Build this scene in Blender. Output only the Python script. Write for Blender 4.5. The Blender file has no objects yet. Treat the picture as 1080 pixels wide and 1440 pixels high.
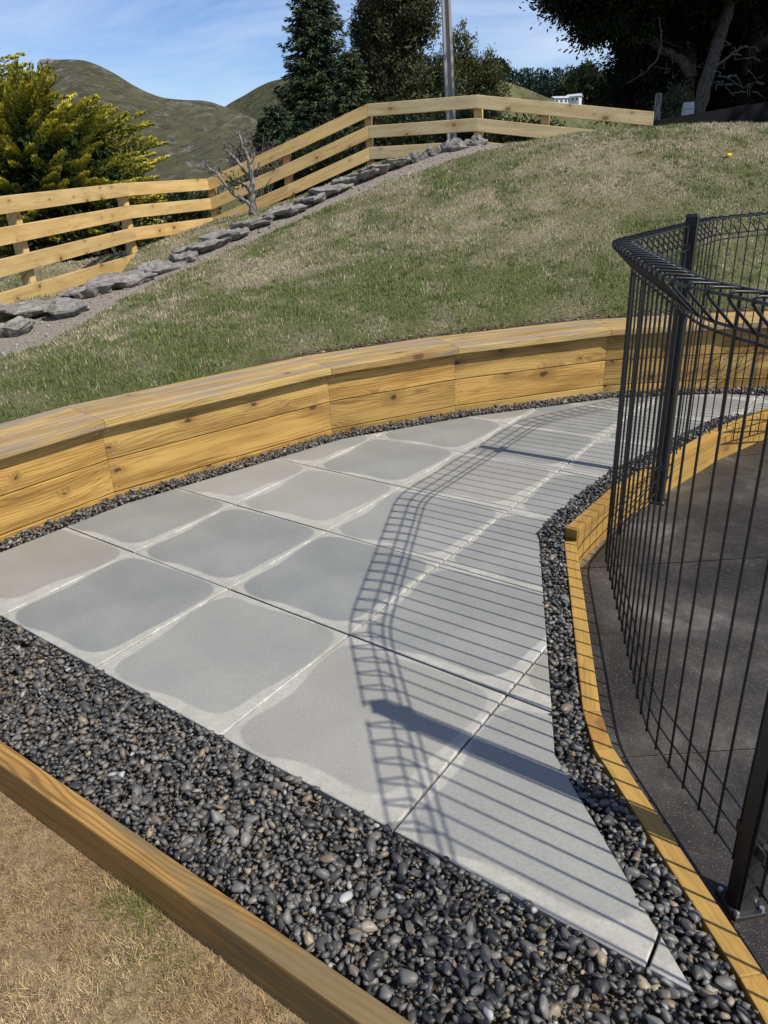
import bpy, bmesh, math, random
import numpy as np
from mathutils import Matrix, Vector

random.seed(7)
RNG = np.random.default_rng(11)
S = bpy.context.scene
COL = S.collection

# ------------------------------------------------------------------ camera
CAM_Z = 1.3997
RT = np.array([[0.99879571, -0.02013342, -0.04474122],
               [-0.04906252, -0.40986825, -0.91082429],
               [0.0, 0.91192251, -0.41036244]])          # rows: right, down, forward
FPX = 1010.8                                             # focal length in pixels of a 1080 x 1440 picture
cam_d = bpy.data.cameras.new('camera')
cam_d.sensor_fit = 'VERTICAL'; cam_d.sensor_height = 24.0; cam_d.sensor_width = 18.0
cam_d.lens = 24.0 * FPX / 1440.0
cam_d.clip_start = 0.05; cam_d.clip_end = 20000
cam = bpy.data.objects.new('camera', cam_d); COL.objects.link(cam)
M = Matrix.Identity(4)
for r in range(3):
    M[r][0] = RT[0][r]; M[r][1] = -RT[1][r]; M[r][2] = -RT[2][r]
M[2][3] = CAM_Z
cam.matrix_world = M
S.camera = cam

# ------------------------------------------------------------------ sky, sun, exposure
SUN_H = (0.665, -0.475)                                  # horizontal run towards the sun per metre of height
SUN_EL = math.atan(1 / math.hypot(*SUN_H)); SUN_AZ = math.atan2(SUN_H[0], SUN_H[1])
W = bpy.data.worlds.new('World'); S.world = W; W.use_nodes = True
wn = W.node_tree; wn.nodes.clear()
def wnode(t, **k):
    n = wn.nodes.new(t)
    for a, b in k.items(): setattr(n, a, b)
    return n
sky = wnode('ShaderNodeTexSky', sky_type='NISHITA', sun_disc=False, sun_elevation=SUN_EL, sun_rotation=SUN_AZ,
            altitude=200.0, air_density=1.0, dust_density=0.3, ozone_density=2.5)
tc = wnode('ShaderNodeTexCoord')
mp = wnode('ShaderNodeMapping'); mp.inputs['Scale'].default_value = (1.6, 2.2, 7.5); mp.inputs['Rotation'].default_value = (0.0, 0.16, 0.3)
n1 = wnode('ShaderNodeTexNoise'); n1.inputs['Scale'].default_value = 1.5; n1.inputs['Detail'].default_value = 7; n1.inputs['Roughness'].default_value = 0.62; n1.inputs['Distortion'].default_value = 0.5
cr = wnode('ShaderNodeValToRGB'); cr.color_ramp.elements[0].position = 0.40; cr.color_ramp.elements[1].position = 0.74
cr.color_ramp.elements[1].color = (0.55, 0.55, 0.55, 1)
mx = wnode('ShaderNodeMix', data_type='RGBA'); mx.inputs['B'].default_value = (6.6, 7.2, 8.2, 1)
bg = wnode('ShaderNodeBackground'); bg.inputs['Strength'].default_value = 0.115
wo = wnode('ShaderNodeOutputWorld')
wl = wn.links.new
wl(tc.outputs['Generated'], mp.inputs['Vector']); wl(mp.outputs[0], n1.inputs['Vector']); wl(n1.outputs['Fac'], cr.inputs[0])
hsv = wnode('ShaderNodeHueSaturation'); hsv.inputs['Saturation'].default_value = 1.2; hsv.inputs['Value'].default_value = 1.0; hsv.inputs['Hue'].default_value = 0.515
wl(sky.outputs[0], hsv.inputs['Color'])
wl(cr.outputs[0], mx.inputs['Factor']); wl(hsv.outputs[0], mx.inputs['A']); wl(mx.outputs['Result'], bg.inputs[0]); wl(bg.outputs[0], wo.inputs[0])
sun_d = bpy.data.lights.new('sun', 'SUN'); sun_d.energy = 4.8; sun_d.angle = math.radians(0.53); sun_d.color = (1.0, 0.95, 0.86)
sun = bpy.data.objects.new('sun', sun_d); COL.objects.link(sun)
sun.rotation_euler = Vector((-SUN_H[0], -SUN_H[1], -1.0)).to_track_quat('-Z', 'Y').to_euler()
sun.location = (6, -5, 12)
S.view_settings.view_transform = 'Standard'; S.view_settings.look = 'None'
S.view_settings.exposure = 0.25; S.view_settings.gamma = 1.0; S.view_settings.use_curve_mapping = False
S.render.resolution_x = 768; S.render.resolution_y = 1024

# ------------------------------------------------------------------ pixel tools (calibrated on the paving grid)
def ray(x, y): return RT.T @ np.array([(x - 540) / FPX, (y - 720) / FPX, 1.0])
CP = np.array([0, 0, CAM_Z])
def onz(x, y, h=0.0):
    d = ray(x, y); return CP + d * (h - CAM_Z) / d[2]
def at(x, y, Y):
    d = ray(x, y); return CP + d * Y / d[1]
def project(P):
    c = (np.asarray(P) - CP) @ RT.T
    return c[..., :2] / c[..., 2:3] * FPX + np.array([540, 720]), c[..., 2]
GI = np.array([0.80107616, -0.59856243]); GJ = np.array([0.59856243, 0.80107616]); G0 = np.array([-1.45974929, 2.33211677]); CELL = 0.6
def grid(i, j): return G0 + GI * (i * CELL) + GJ * (j * CELL)

# ------------------------------------------------------------------ noise
def _hash(ix, iy, seed):
    h = (ix.astype(np.int64) * 374761393 + iy.astype(np.int64) * 668265263 + seed * 1442695041) & 0xffffffff
    h = ((h ^ (h >> 13)) * 1274126177) & 0xffffffff
    return ((h ^ (h >> 16)) & 0xffff) / 65535.0
def vnoise(x, y, seed=0):
    x = np.asarray(x, float); y = np.asarray(y, float)
    ix = np.floor(x); iy = np.floor(y); fx = x - ix; fy = y - iy
    fx = fx * fx * (3 - 2 * fx); fy = fy * fy * (3 - 2 * fy)
    a = _hash(ix, iy, seed); b = _hash(ix + 1, iy, seed); c = _hash(ix, iy + 1, seed); d = _hash(ix + 1, iy + 1, seed)
    return (a * (1 - fx) + b * fx) * (1 - fy) + (c * (1 - fx) + d * fx) * fy
def fbm(x, y, oct=4, seed=0):
    s = 0; a = 0.5; t = 0
    for o in range(oct):
        s = s + a * vnoise(np.asarray(x) * 2 ** o, np.asarray(y) * 2 ** o, seed + o); t += a; a *= 0.5
    return s / t

# ------------------------------------------------------------------ object helpers
WM = {}
def link(o, parent=None, mw=None):
    COL.objects.link(o)
    mw = mw or Matrix.Identity(4)
    WM[o] = mw
    if parent is not None:
        o.parent = parent; o.matrix_parent_inverse = WM[parent].inverted()
    o.matrix_basis = mw
    return o
def empty(name, loc, parent=None):
    o = bpy.data.objects.new(name, None); o.empty_display_size = 0.1
    return link(o, parent, Matrix.Translation(Vector(loc)))
def tag(o, label=None, cat=None, group=None, kind=None):
    if label: o['label'] = label
    if cat: o['category'] = cat
    if group: o['group'] = group
    if kind: o['kind'] = kind
    return o
def mesh_data(name, v, f, smooth=False, col=None, uv=None):
    me = bpy.data.meshes.new(name)
    v = np.asarray(v, np.float32)
    if isinstance(f, np.ndarray):
        n, k = f.shape
        me.vertices.add(len(v)); me.vertices.foreach_set('co', v.ravel())
        me.loops.add(n * k); me.loops.foreach_set('vertex_index', f.astype(np.int32).ravel())
        me.polygons.add(n); me.polygons.foreach_set('loop_start', np.arange(0, n * k, k, dtype=np.int32))
        me.update(calc_edges=True)
    else:
        me.from_pydata([tuple(map(float, q)) for q in v], [], f); me.update()
    if col is not None:
        a = me.color_attributes.new('col', 'FLOAT_COLOR', 'POINT')
        c = np.ones((len(v), 4), np.float32); c[:, :3] = col
        a.data.foreach_set('color', c.ravel())
    if uv is not None:
        l = me.uv_layers.new(name='UVMap')
        idx = np.zeros(len(me.loops), np.int32); me.loops.foreach_get('vertex_index', idx)
        l.data.foreach_set('uv', np.asarray(uv, np.float32)[idx].ravel())
    if smooth: me.polygons.foreach_set('use_smooth', np.ones(len(me.polygons), bool))
    return me
def mobj(name, v, f, mat, parent=None, smooth=False, col=None, uv=None, mw=None):
    me = mesh_data(name, v, f, smooth, col, uv)
    if mat: me.materials.append(mat)
    return link(bpy.data.objects.new(name, me), parent, mw)
def bm_obj(name, bm, mat, parent=None, mw=None, smooth=False):
    me = bpy.data.meshes.new(name); bm.to_mesh(me); bm.free()
    if mat: me.materials.append(mat)
    if smooth: me.polygons.foreach_set('use_smooth', np.ones(len(me.polygons), bool))
    return link(bpy.data.objects.new(name, me), parent, mw)
def tube(pts, rad, sides=6, cap=True):
    P = np.asarray(pts, float); n = len(P); R = np.broadcast_to(np.asarray(rad, float), (n,))
    T = np.gradient(P, axis=0); T /= np.linalg.norm(T, axis=1)[:, None] + 1e-9
    up = np.array([0, 0, 1.0]) if abs(T[0][2]) < 0.9 else np.array([1.0, 0, 0])
    V = []
    u = np.cross(T[0], up); u /= np.linalg.norm(u)
    for i in range(n):
        u = u - T[i] * (u @ T[i]); u /= np.linalg.norm(u) + 1e-9
        w = np.cross(T[i], u)
        for k in range(sides):
            a = 2 * math.pi * k / sides
            V.append(P[i] + R[i] * (math.cos(a) * u + math.sin(a) * w))
    F = []
    for i in range(n - 1):
        for k in range(sides):
            k2 = (k + 1) % sides
            F.append((i * sides + k, i * sides + k2, (i + 1) * sides + k2, (i + 1) * sides + k))
    if cap:
        F.append(tuple(range(sides - 1, -1, -1))); F.append(tuple((n - 1) * sides + k for k in range(sides)))
    return V, F
class MB:
    def __init__(s): s.v = []; s.f = []
    def add(s, v, f):
        o = len(s.v); s.v += list(v); s.f += [tuple(i + o for i in q) for q in f]; return s
    def tube(s, p, r, sides=6): return s.add(*tube(p, r, sides))
    def box(s, c, d, rz=0.0):
        cx, cy, cz = c; hx, hy, hz = d[0] / 2, d[1] / 2, d[2] / 2; ca, sa = math.cos(rz), math.sin(rz)
        v = []
        for x, y, z in ((-1,-1,-1),(1,-1,-1),(1,1,-1),(-1,1,-1),(-1,-1,1),(1,-1,1),(1,1,1),(-1,1,1)):
            X, Y = x * hx, y * hy
            v.append((cx + ca * X - sa * Y, cy + sa * X + ca * Y, cz + z * hz))
        return s.add(v, [(0,3,2,1),(4,5,6,7),(0,1,5,4),(1,2,6,5),(2,3,7,6),(3,0,4,7)])
    def build(s, name, mat, parent=None, smooth=False, mw=None): return mobj(name, s.v, s.f, mat, parent, smooth, mw=mw)
def smooth_path(pts, n=24):
    P = np.asarray(pts, float); Q = np.vstack([2 * P[0] - P[1], P, 2 * P[-1] - P[-2]]); out = []
    m = len(P) - 1
    for s in range(m):
        a, b, c, d = Q[s:s + 4]
        k = max(2, n // m)
        for t in np.linspace(0, 1, k, endpoint=False):
            out.append(0.5 * ((2 * b) + (c - a) * t + (2 * a - 5 * b + 4 * c - d) * t * t + (-a + 3 * b - 3 * c + d) * t ** 3))
    out.append(P[-1]); return np.array(out)

# ------------------------------------------------------------------ material helpers
class Mat:
    def __init__(s, name, rough=0.6, spec=0.4):
        s.m = bpy.data.materials.new(name); s.m.use_nodes = True; s.nt = s.m.node_tree
        s.b = s.nt.nodes['Principled BSDF']; s.b.inputs['Roughness'].default_value = rough
        s.b.inputs['Specular IOR Level'].default_value = spec
    def n(s, t, **k):
        q = s.nt.nodes.new(t)
        for a, b in k.items():
            if a.startswith('_'): q.inputs[a[1:].replace('_', ' ')].default_value = b
            else: setattr(q, a, b)
        return q
    def l(s, a, b): s.nt.links.new(a, b)
    def coord(s, out='Object', scale=(1, 1, 1), rnd=False, loc=(0, 0, 0)):
        t = s.n('ShaderNodeTexCoord'); o = t.outputs[out]
        if rnd:
            i = s.n('ShaderNodeObjectInfo'); v = s.n('ShaderNodeVectorMath', operation='MULTIPLY_ADD')
            c = s.n('ShaderNodeCombineXYZ')
            s.l(i.outputs['Random'], c.inputs[0]); s.l(i.outputs['Random'], c.inputs[1]); s.l(i.outputs['Random'], c.inputs[2])
            s.l(c.outputs[0], v.inputs[0]); v.inputs[1].default_value = (53.1, 17.7, 31.3); s.l(o, v.inputs[2]); o = v.outputs[0]
        m = s.n('ShaderNodeMapping'); m.inputs['Scale'].default_value = scale; m.inputs['Location'].default_value = loc
        s.l(o, m.inputs[0]); return m.outputs[0]
    def noise(s, vec, scale, detail=4, rough=0.55, dist=0.0):
        q = s.n('ShaderNodeTexNoise'); q.inputs['Scale'].default_value = scale; q.inputs['Detail'].default_value = detail
        q.inputs['Roughness'].default_value = rough; q.inputs['Distortion'].default_value = dist
        s.l(vec, q.inputs['Vector']); return q.outputs['Fac']
    def ramp(s, fac, stops):
        q = s.n('ShaderNodeValToRGB'); e = q.color_ramp.elements
        while len(e) < len(stops): e.new(0.5)
        for k, (p, c) in enumerate(stops):
            e[k].position = p; e[k].color = (*(c if hasattr(c, '__len__') else (c, c, c)), 1)
        s.l(fac, q.inputs[0]); return q.outputs[0]
    def mix(s, fac, a, b, mode='MIX'):
        q = s.n('ShaderNodeMix', data_type='RGBA', blend_type=mode)
        for k, x in (('Factor', fac), ('A', a), ('B', b)):
            if isinstance(x, (int, float)): q.inputs[k].default_value = x
            elif isinstance(x, tuple): q.inputs[k].default_value = (*x, 1)
            else: s.l(x, q.inputs[k])
        return q.outputs['Result']
    def math(s, op, a, b=0.0, c=0.0, clamp=False):
        q = s.n('ShaderNodeMath', operation=op, use_clamp=clamp)
        for k, x in enumerate((a, b, c)):
            if isinstance(x, (int, float)): q.inputs[k].default_value = x
            else: s.l(x, q.inputs[k])
        return q.outputs[0]
    def smooth(s, x, lo, hi):
        q = s.n('ShaderNodeMapRange', interpolation_type='SMOOTHSTEP'); q.inputs['From Min'].default_value = lo; q.inputs['From Max'].default_value = hi
        s.l(x, q.inputs['Value']); return q.outputs['Result']
    def rand(s): return s.n('ShaderNodeObjectInfo').outputs['Random']
    def attr(s, name='col'): return s.n('ShaderNodeAttribute', attribute_name=name).outputs['Color']
    def base(s, c):
        if isinstance(c, tuple): s.b.inputs['Base Color'].default_value = (*c, 1)
        else: s.l(c, s.b.inputs['Base Color'])
    def rough(s, c): s.l(c, s.b.inputs['Roughness'])
    def bump(s, h, strength=0.3, dist=0.01):
        q = s.n('ShaderNodeBump'); q.inputs['Strength'].default_value = strength; q.inputs['Distance'].default_value = dist
        s.l(h, q.inputs['Height']); s.l(q.outputs[0], s.b.inputs['Normal'])

def wood(name, light, dark, knot=(0.10, 0.045, 0.02), grey=None, rough=0.55, knots=1.0, tint=0.25, streak=0.5):
    m = Mat(name, rough, 0.3)
    v = m.coord('Object', (1, 1, 1), rnd=True)
    sx = m.n('ShaderNodeSeparateXYZ'); m.l(v, sx.inputs[0])
    x = sx.outputs[0]; t = m.math('ADD', sx.outputs[2], m.math('MULTIPLY', sx.outputs[1], 0.93))
    # knots : 2D voronoi cells stretched along the board, edges ragged by noise
    wv = m.n('ShaderNodeCombineXYZ'); m.l(x, wv.inputs[0]); m.l(t, wv.inputs[1])
    jag = m.math('MULTIPLY', m.math('SUBTRACT', m.noise(wv.outputs[0], 22.0, 4, 0.6), 0.5), 0.16)
    kv = m.n('ShaderNodeCombineXYZ'); m.l(m.math('MULTIPLY_ADD', x, 2.9, jag), kv.inputs[0]); m.l(m.math('MULTIPLY_ADD', t, 4.6, jag), kv.inputs[1])
    vo = m.n('ShaderNodeTexVoronoi', voronoi_dimensions='2D'); vo.inputs['Scale'].default_value = 1.0; m.l(kv.outputs[0], vo.inputs['Vector'])
    d = vo.outputs['Distance']
    cellr = m.n('ShaderNodeSeparateColor'); m.l(vo.outputs['Color'], cellr.inputs[0])
    has = m.math('GREATER_THAN', cellr.outputs[0], 1.0 - 0.50 * knots)
    size = m.math('MULTIPLY_ADD', m.math('POWER', cellr.outputs[1], 1.6), 0.10, 0.03)
    dn = m.math('DIVIDE', d, size)                                   # 1 at the knot's rim
    km = m.math('MULTIPLY', has, m.math('SUBTRACT', 1.0, m.smooth(dn, 0.5, 1.15)))
    halo = m.math('MULTIPLY', has, m.math('SUBTRACT', 1.0, m.smooth(dn, 0.8, 4.5)))
    # growth rings pushed aside by the knots
    gv = m.n('ShaderNodeCombineXYZ'); m.l(m.math('MULTIPLY', x, 0.8), gv.inputs[0]); m.l(m.math('MULTIPLY', t, 4.0), gv.inputs[1])
    lo = m.noise(gv.outputs[0], 1.0, 3, 0.5)
    ph = m.math('ADD', m.math('MULTIPLY', t, 420.0), m.math('ADD', m.math('MULTIPLY', lo, 85.0), m.math('MULTIPLY', halo, 14.0)))
    ring = m.math('MULTIPLY_ADD', m.math('SINE', ph), 0.5, 0.5)
    ring = m.math('POWER', ring, 2.6)
    fv = m.n('ShaderNodeCombineXYZ'); m.l(m.math('MULTIPLY', x, 5.0), fv.inputs[0]); m.l(m.math('MULTIPLY', t, 260.0), fv.inputs[1]); m.l(lo, fv.inputs[2])
    fine = m.noise(fv.outputs[0], 1.0, 4, 0.65)
    bv = m.n('ShaderNodeCombineXYZ'); m.l(m.math('MULTIPLY', x, 1.3), bv.inputs[0]); m.l(m.math('MULTIPLY', t, 13.0), bv.inputs[1])
    band = m.noise(bv.outputs[0], 1.0, 4, 0.6)
    f = m.math('ADD', m.math('MULTIPLY', ring, 0.50 * streak), m.math('ADD', m.math('MULTIPLY', m.smooth(band, 0.34, 0.68), 0.62), m.math('MULTIPLY', m.math('SUBTRACT', fine, 0.5), 1.1)), clamp=True)
    c = m.mix(f, light, dark)
    c = m.mix(m.math('MULTIPLY', m.math('SUBTRACT', halo, 0.0, clamp=True), 0.45), c, tuple(0.6 * a + 0.4 * b for a, b in zip(dark, knot)))
    if grey:
        gn = m.smooth(m.noise(bv.outputs[0], 0.7, 4, 0.6), 0.45, 0.58)
        c = m.mix(m.math('MULTIPLY', gn, 0.85), c, grey)
    st_ = m.smooth(m.noise(bv.outputs[0], 2.3, 5, 0.65, 0.3), 0.56, 0.72)
    c = m.mix(m.math('MULTIPLY', st_, 0.6), c, tuple(a * b for a, b in zip(dark, (0.55, 0.62, 0.7))))
    c = m.mix(m.math('MULTIPLY', km, 0.88), c, knot)
    r = m.rand()
    c = m.mix(1.0, c, m.ramp(r, [(0, (1 - tint * 0.6, 1 - tint * 0.75, 1 - tint)), (0.5, (1, 1, 1)), (1, (1 - tint * 0.1, 1 - tint * 0.35, 1 - tint * 0.7))]), 'MULTIPLY')
    dirt = m.smooth(m.noise(m.coord('Object', (1, 1, 1), rnd=True), 6.0, 5, 0.65), 0.58, 0.8)
    c = m.mix(m.math('MULTIPLY', dirt, 0.25), c, tuple(a * 0.45 for a in dark))
    m.base(c)
    m.rough(m.math('MULTIPLY_ADD', fine, 0.25, rough - 0.1))
    m.bump(m.math('ADD', m.math('MULTIPLY', fine, 0.7), m.math('MULTIPLY', ring, 0.3)), 0.35, 0.0015)
    return m.m
W_WALL = wood('wall_timber', (0.53, 0.355, 0.115), (0.185, 0.098, 0.024), (0.05, 0.027, 0.016), streak=0.7, knots=1.7, tint=0.42)
W_CAP = wood('cap_timber', (0.50, 0.355, 0.13), (0.23, 0.14, 0.046), (0.12, 0.06, 0.025), grey=(0.265, 0.21, 0.16), knots=0.5, streak=1.0)
W_RAIL = wood('rail_timber', (0.62, 0.46, 0.215), (0.40, 0.26, 0.095), (0.14, 0.07, 0.026), tint=0.28, streak=0.6)
W_RAILP = wood('rail_timber_pale', (0.70, 0.555, 0.31), (0.50, 0.36, 0.16), (0.22, 0.12, 0.04), tint=0.1, streak=0.5)
W_EDGE = wood('edging_timber', (0.42, 0.265, 0.068), (0.26, 0.145, 0.035), (0.2, 0.10, 0.035), tint=0.3)
W_FRONT = wood('front_timber', (0.42, 0.25, 0.072), (0.21, 0.11, 0.03), (0.09, 0.04, 0.016), grey=(0.16, 0.125, 0.065), streak=1.5, knots=0.5)

def m_paver():
    m = Mat('paver_concrete', 0.6, 0.22)
    uv = m.n('ShaderNodeUVMap').outputs[0]; sp = m.n('ShaderNodeSeparateXYZ'); m.l(uv, sp.inputs[0])
    u, v = sp.outputs[0], sp.outputs[1]
    obc = m.coord('Object', (1, 1, 1)); r = m.rand()
    low = m.noise(obc, 4.2, 3, 0.5); mid = m.noise(obc, 9.0, 4, 0.6, 0.6); fine = m.noise(obc, 260.0, 3, 0.7)
    wob = m.math('MULTIPLY', m.math('SUBTRACT', m.noise(obc, 3.0, 1, 0.4), 0.5), 0.035)
    du = m.math('MINIMUM', u, m.math('SUBTRACT', 1.0, u)); dv = m.math('MINIMUM', v, m.math('SUBTRACT', 1.0, v))
    # rounded distance to the slab's edge, different on each side through the low noise
    d = m.math('SUBTRACT', 0.5, m.math('POWER', m.math('ADD', m.math('POWER', m.math('SUBTRACT', 0.5, du, clamp=True), 6.0), m.math('POWER', m.math('SUBTRACT', 0.5, dv, clamp=True), 6.0)), 1 / 6.0))
    d = m.math('ADD', d, m.math('ADD', wob, m.math('MULTIPLY', m.math('SUBTRACT', m.noise(obc, 30.0, 3, 0.6), 0.5), 0.004)))
    wid = m.math('MULTIPLY_ADD', m.math('MULTIPLY', m.smooth(m.noise(obc, 2.1, 1, 0.4), 0.40, 0.66), m.math('MULTIPLY_ADD', r, 0.6, 0.4)), 0.11, 0.012)
    rim = m.math('SUBTRACT', 1.0, m.smooth(m.math('SUBTRACT', d, wid), -0.010, 0.010))
    rim2 = m.math('MULTIPLY', rim, m.smooth(m.noise(obc, 13.0, 5, 0.7), 0.4, 0.65))
    de = m.math('MINIMUM', du, dv); chalk = m.noise(obc, 70.0, 5, 0.75)
    salt = m.math('MULTIPLY', m.math('SUBTRACT', 1.0, m.smooth(m.math('ADD', de, m.math('MULTIPLY', m.math('SUBTRACT', chalk, 0.5), 0.07)), 0.004, 0.016)), m.smooth(m.noise(obc, 3.1, 3, 0.6), 0.47, 0.58))
    core = m.ramp(r, [(0.0, (0.185, 0.192, 0.182)), (0.3, (0.24, 0.24, 0.219)), (0.55, (0.27, 0.266, 0.24)), (0.75, (0.255, 0.238, 0.198)), (1.0, (0.225, 0.226, 0.208))])  # beige stop puts the timber wall's warm reflection into some slabs' colour
    core = m.mix(m.math('MULTIPLY', m.smooth(low, 0.3, 0.75), 0.35), core, (0.255, 0.25, 0.222))
    streak = m.noise(m.coord('Object', (3, 14, 1)), 1.0, 4, 0.6)
    core = m.mix(m.math('MULTIPLY', m.smooth(streak, 0.5, 0.75), 0.16), core, (0.20, 0.19, 0.165))
    c = m.mix(m.math('MULTIPLY', rim, 0.75), core, (0.34, 0.325, 0.28)); c = m.mix(m.math('MULTIPLY', rim2, 0.6), c, (0.40, 0.385, 0.34))
    c = m.mix(m.math('MULTIPLY', salt, 0.55), c, (0.62, 0.61, 0.58))
    c = m.mix(1.0, c, m.ramp(m.noise(obc, 120.0, 4, 0.75), [(0.3, 0.86), (0.7, 1.1)]), 'MULTIPLY'); c = m.mix(1.0, c, m.ramp(m.noise(obc, 2.2, 5, 0.6), [(0.3, 0.88), (0.7, 1.1)]), 'MULTIPLY')
    vo = m.n('ShaderNodeTexVoronoi'); vo.inputs['Scale'].default_value = 7.0; m.l(obc, vo.inputs['Vector'])
    pit = m.math('SUBTRACT', 1.0, m.smooth(vo.outputs['Distance'], 0.012, 0.03))
    c = m.mix(m.math('MULTIPLY', pit, 0.6), c, (0.09, 0.085, 0.08))
    m.base(c)
    m.rough(m.math('MULTIPLY_ADD', rim, 0.22, m.math('MULTIPLY_ADD', low, 0.15, 0.46)))
    m.bump(m.math('ADD', m.math('MULTIPLY', fine, 0.4), m.math('MULTIPLY', mid, 0.6)), 0.12, 0.002)
    return m.m
M_PAVER = m_paver()

def m_deck():
    m = Mat('deck_concrete', 0.5, 0.4); v = m.coord('Object')
    big = m.noise(v, 1.3, 6, 0.68, 0.4); mid = m.noise(v, 6.0, 5, 0.65); fine = m.noise(v, 240.0, 2, 0.7)
    c = m.ramp(big, [(0.36, (0.018, 0.016, 0.014)), (0.48, (0.032, 0.028, 0.024)), (0.57, (0.060, 0.054, 0.046)), (0.67, (0.15, 0.14, 0.125))])
    c = m.mix(m.math('MULTIPLY', m.smooth(mid, 0.5, 0.72), 0.5), c, (0.062, 0.054, 0.040))
    c = m.mix(m.math('MULTIPLY', m.smooth(fine, 0.60, 0.72), 0.6), c, (0.27, 0.25, 0.22))
    c = m.mix(m.math('MULTIPLY', m.smooth(fine, 0.42, 0.3), 0.4), c, (0.03, 0.027, 0.025))
    c = m.mix(1.0, c, (0.86, 0.87, 0.87), 'MULTIPLY'); m.base(c); m.rough(m.math('MULTIPLY_ADD', mid, 0.5, 0.22)); m.bump(fine, 0.5, 0.002)
    return m.m
M_DECK = m_deck()
def m_soil(name, a, b):
    m = Mat(name, 0.9, 0.15); v = m.coord('Object')
    n = m.noise(v, 35.0, 5, 0.7); g = m.noise(v, 300.0, 2, 0.7)
    c = m.mix(m.smooth(n, 0.35, 0.65), a, b); c = m.mix(m.math('MULTIPLY', m.smooth(g, 0.55, 0.7), 0.5), c, tuple(min(1, x * 1.9) for x in b))
    m.base(c); m.bump(m.math('ADD', n, g), 0.7, 0.006); return m.m
M_SOIL = m_soil('bed_soil', (0.10, 0.075, 0.05), (0.20, 0.155, 0.10))
M_DUST = m_soil('path_dust', (0.24, 0.205, 0.165), (0.33, 0.29, 0.24))
PEB = [(0.0, (0.032, 0.031, 0.029)), (0.4, (0.065, 0.062, 0.056)), (0.7, (0.115, 0.108, 0.096)), (0.88, (0.165, 0.157, 0.142)), (0.945, (0.14, 0.105, 0.072)), (0.985, (0.28, 0.225, 0.145)), (0.99, (0.22, 0.22, 0.215)), (1.0, (0.34, 0.335, 0.32))]
def m_pebble(name, obj):
    m = Mat(name, 0.4, 0.4)
    r = m.rand() if obj else m.attr()
    c = m.ramp(r, PEB); v = m.coord('Object', rnd=obj)
    n = m.noise(v, 90.0, 3, 0.6); c = m.mix(m.math('MULTIPLY', m.smooth(n, 0.5, 0.7), 0.35), c, (0.11, 0.11, 0.108))
    m.base(c); m.rough(m.math('MULTIPLY_ADD', m.noise(v, 25.0, 2), 0.5, 0.22)); m.bump(n, 0.15, 0.001); return m.m
M_PEB_O = m_pebble('pebble_stone', True); M_PEB_M = m_pebble('pebble_stone_mass', False)
def m_plain(name, c, rough=0.5, spec=0.4, metal=0.0, var=0.0, scale=20.0):
    m = Mat(name, rough, spec); m.b.inputs['Metallic'].default_value = metal
    if var:
        n = m.noise(m.coord('Object', rnd=True), scale, 4, 0.6)
        m.base(m.mix(n, tuple(x * (1 - var) for x in c), tuple(min(1, x * (1 + var)) for x in c)))
        m.bump(n, 0.2, 0.002)
    else: m.base(c)
    return m.m
M_STEEL = m_plain('black_powder_coat', (0.013, 0.014, 0.0155), 0.40, 0.4, var=0.25, scale=60)
M_SCREW = m_plain('screw_steel', (0.55, 0.55, 0.54), 0.35, 0.5, 0.9)
def m_blade(name, rough=0.6, trans=0.25, spec=0.25):
    m = Mat(name, rough, spec); c = m.attr(); m.base(c)
    if trans:
        t = m.n('ShaderNodeBsdfTranslucent'); m.l(c, t.inputs[0]); x = m.n('ShaderNodeMixShader'); x.inputs[0].default_value = trans
        m.l(m.b.outputs[0], x.inputs[1]); m.l(t.outputs[0], x.inputs[2]); m.l(x.outputs[0], m.nt.nodes['Material Output'].inputs[0])
    return m.m
M_BLADE = m_blade('grass_blade'); M_LEAF = m_blade('leaf', 0.55, 0.2); M_NEEDLE = m_blade('needle', 0.7, 0.08, 0.1)
def m_bark(name, a, b):
    m = Mat(name, 0.85, 0.2); n = m.noise(m.coord('Object', (1, 1, 0.25)), 30.0, 5, 0.7)
    m.base(m.mix(m.smooth(n, 0.35, 0.65), a, b)); m.bump(n, 0.8, 0.02); return m.m
M_BARK = m_bark('bark', (0.06, 0.047, 0.037), (0.16, 0.135, 0.11)); M_BARKP = m_bark('pale_bark', (0.045, 0.04, 0.036), (0.30, 0.28, 0.25)); M_BARKG = m_bark('grey_bark', (0.10, 0.09, 0.08), (0.24, 0.22, 0.20))
def m_stone():
    m = Mat('border_stone', 0.85, 0.25); v = m.coord('Object', rnd=True)
    n = m.noise(v, 9.0, 6, 0.65); g = m.noise(v, 60.0, 4, 0.7)
    c = m.ramp(n, [(0.3, (0.10, 0.093, 0.082)), (0.5, (0.19, 0.178, 0.158)), (0.68, (0.30, 0.283, 0.252))])
    c = m.mix(m.math('MULTIPLY', m.smooth(g, 0.55, 0.72), 0.6), c, (0.34, 0.33, 0.31)); c = m.mix(m.math('MULTIPLY', m.smooth(g, 0.42, 0.3), 0.5), c, (0.055, 0.052, 0.048))
    m.base(c); m.bump(m.math('ADD', n, g), 0.8, 0.012); return m.m
M_STONE = m_stone()

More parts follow.
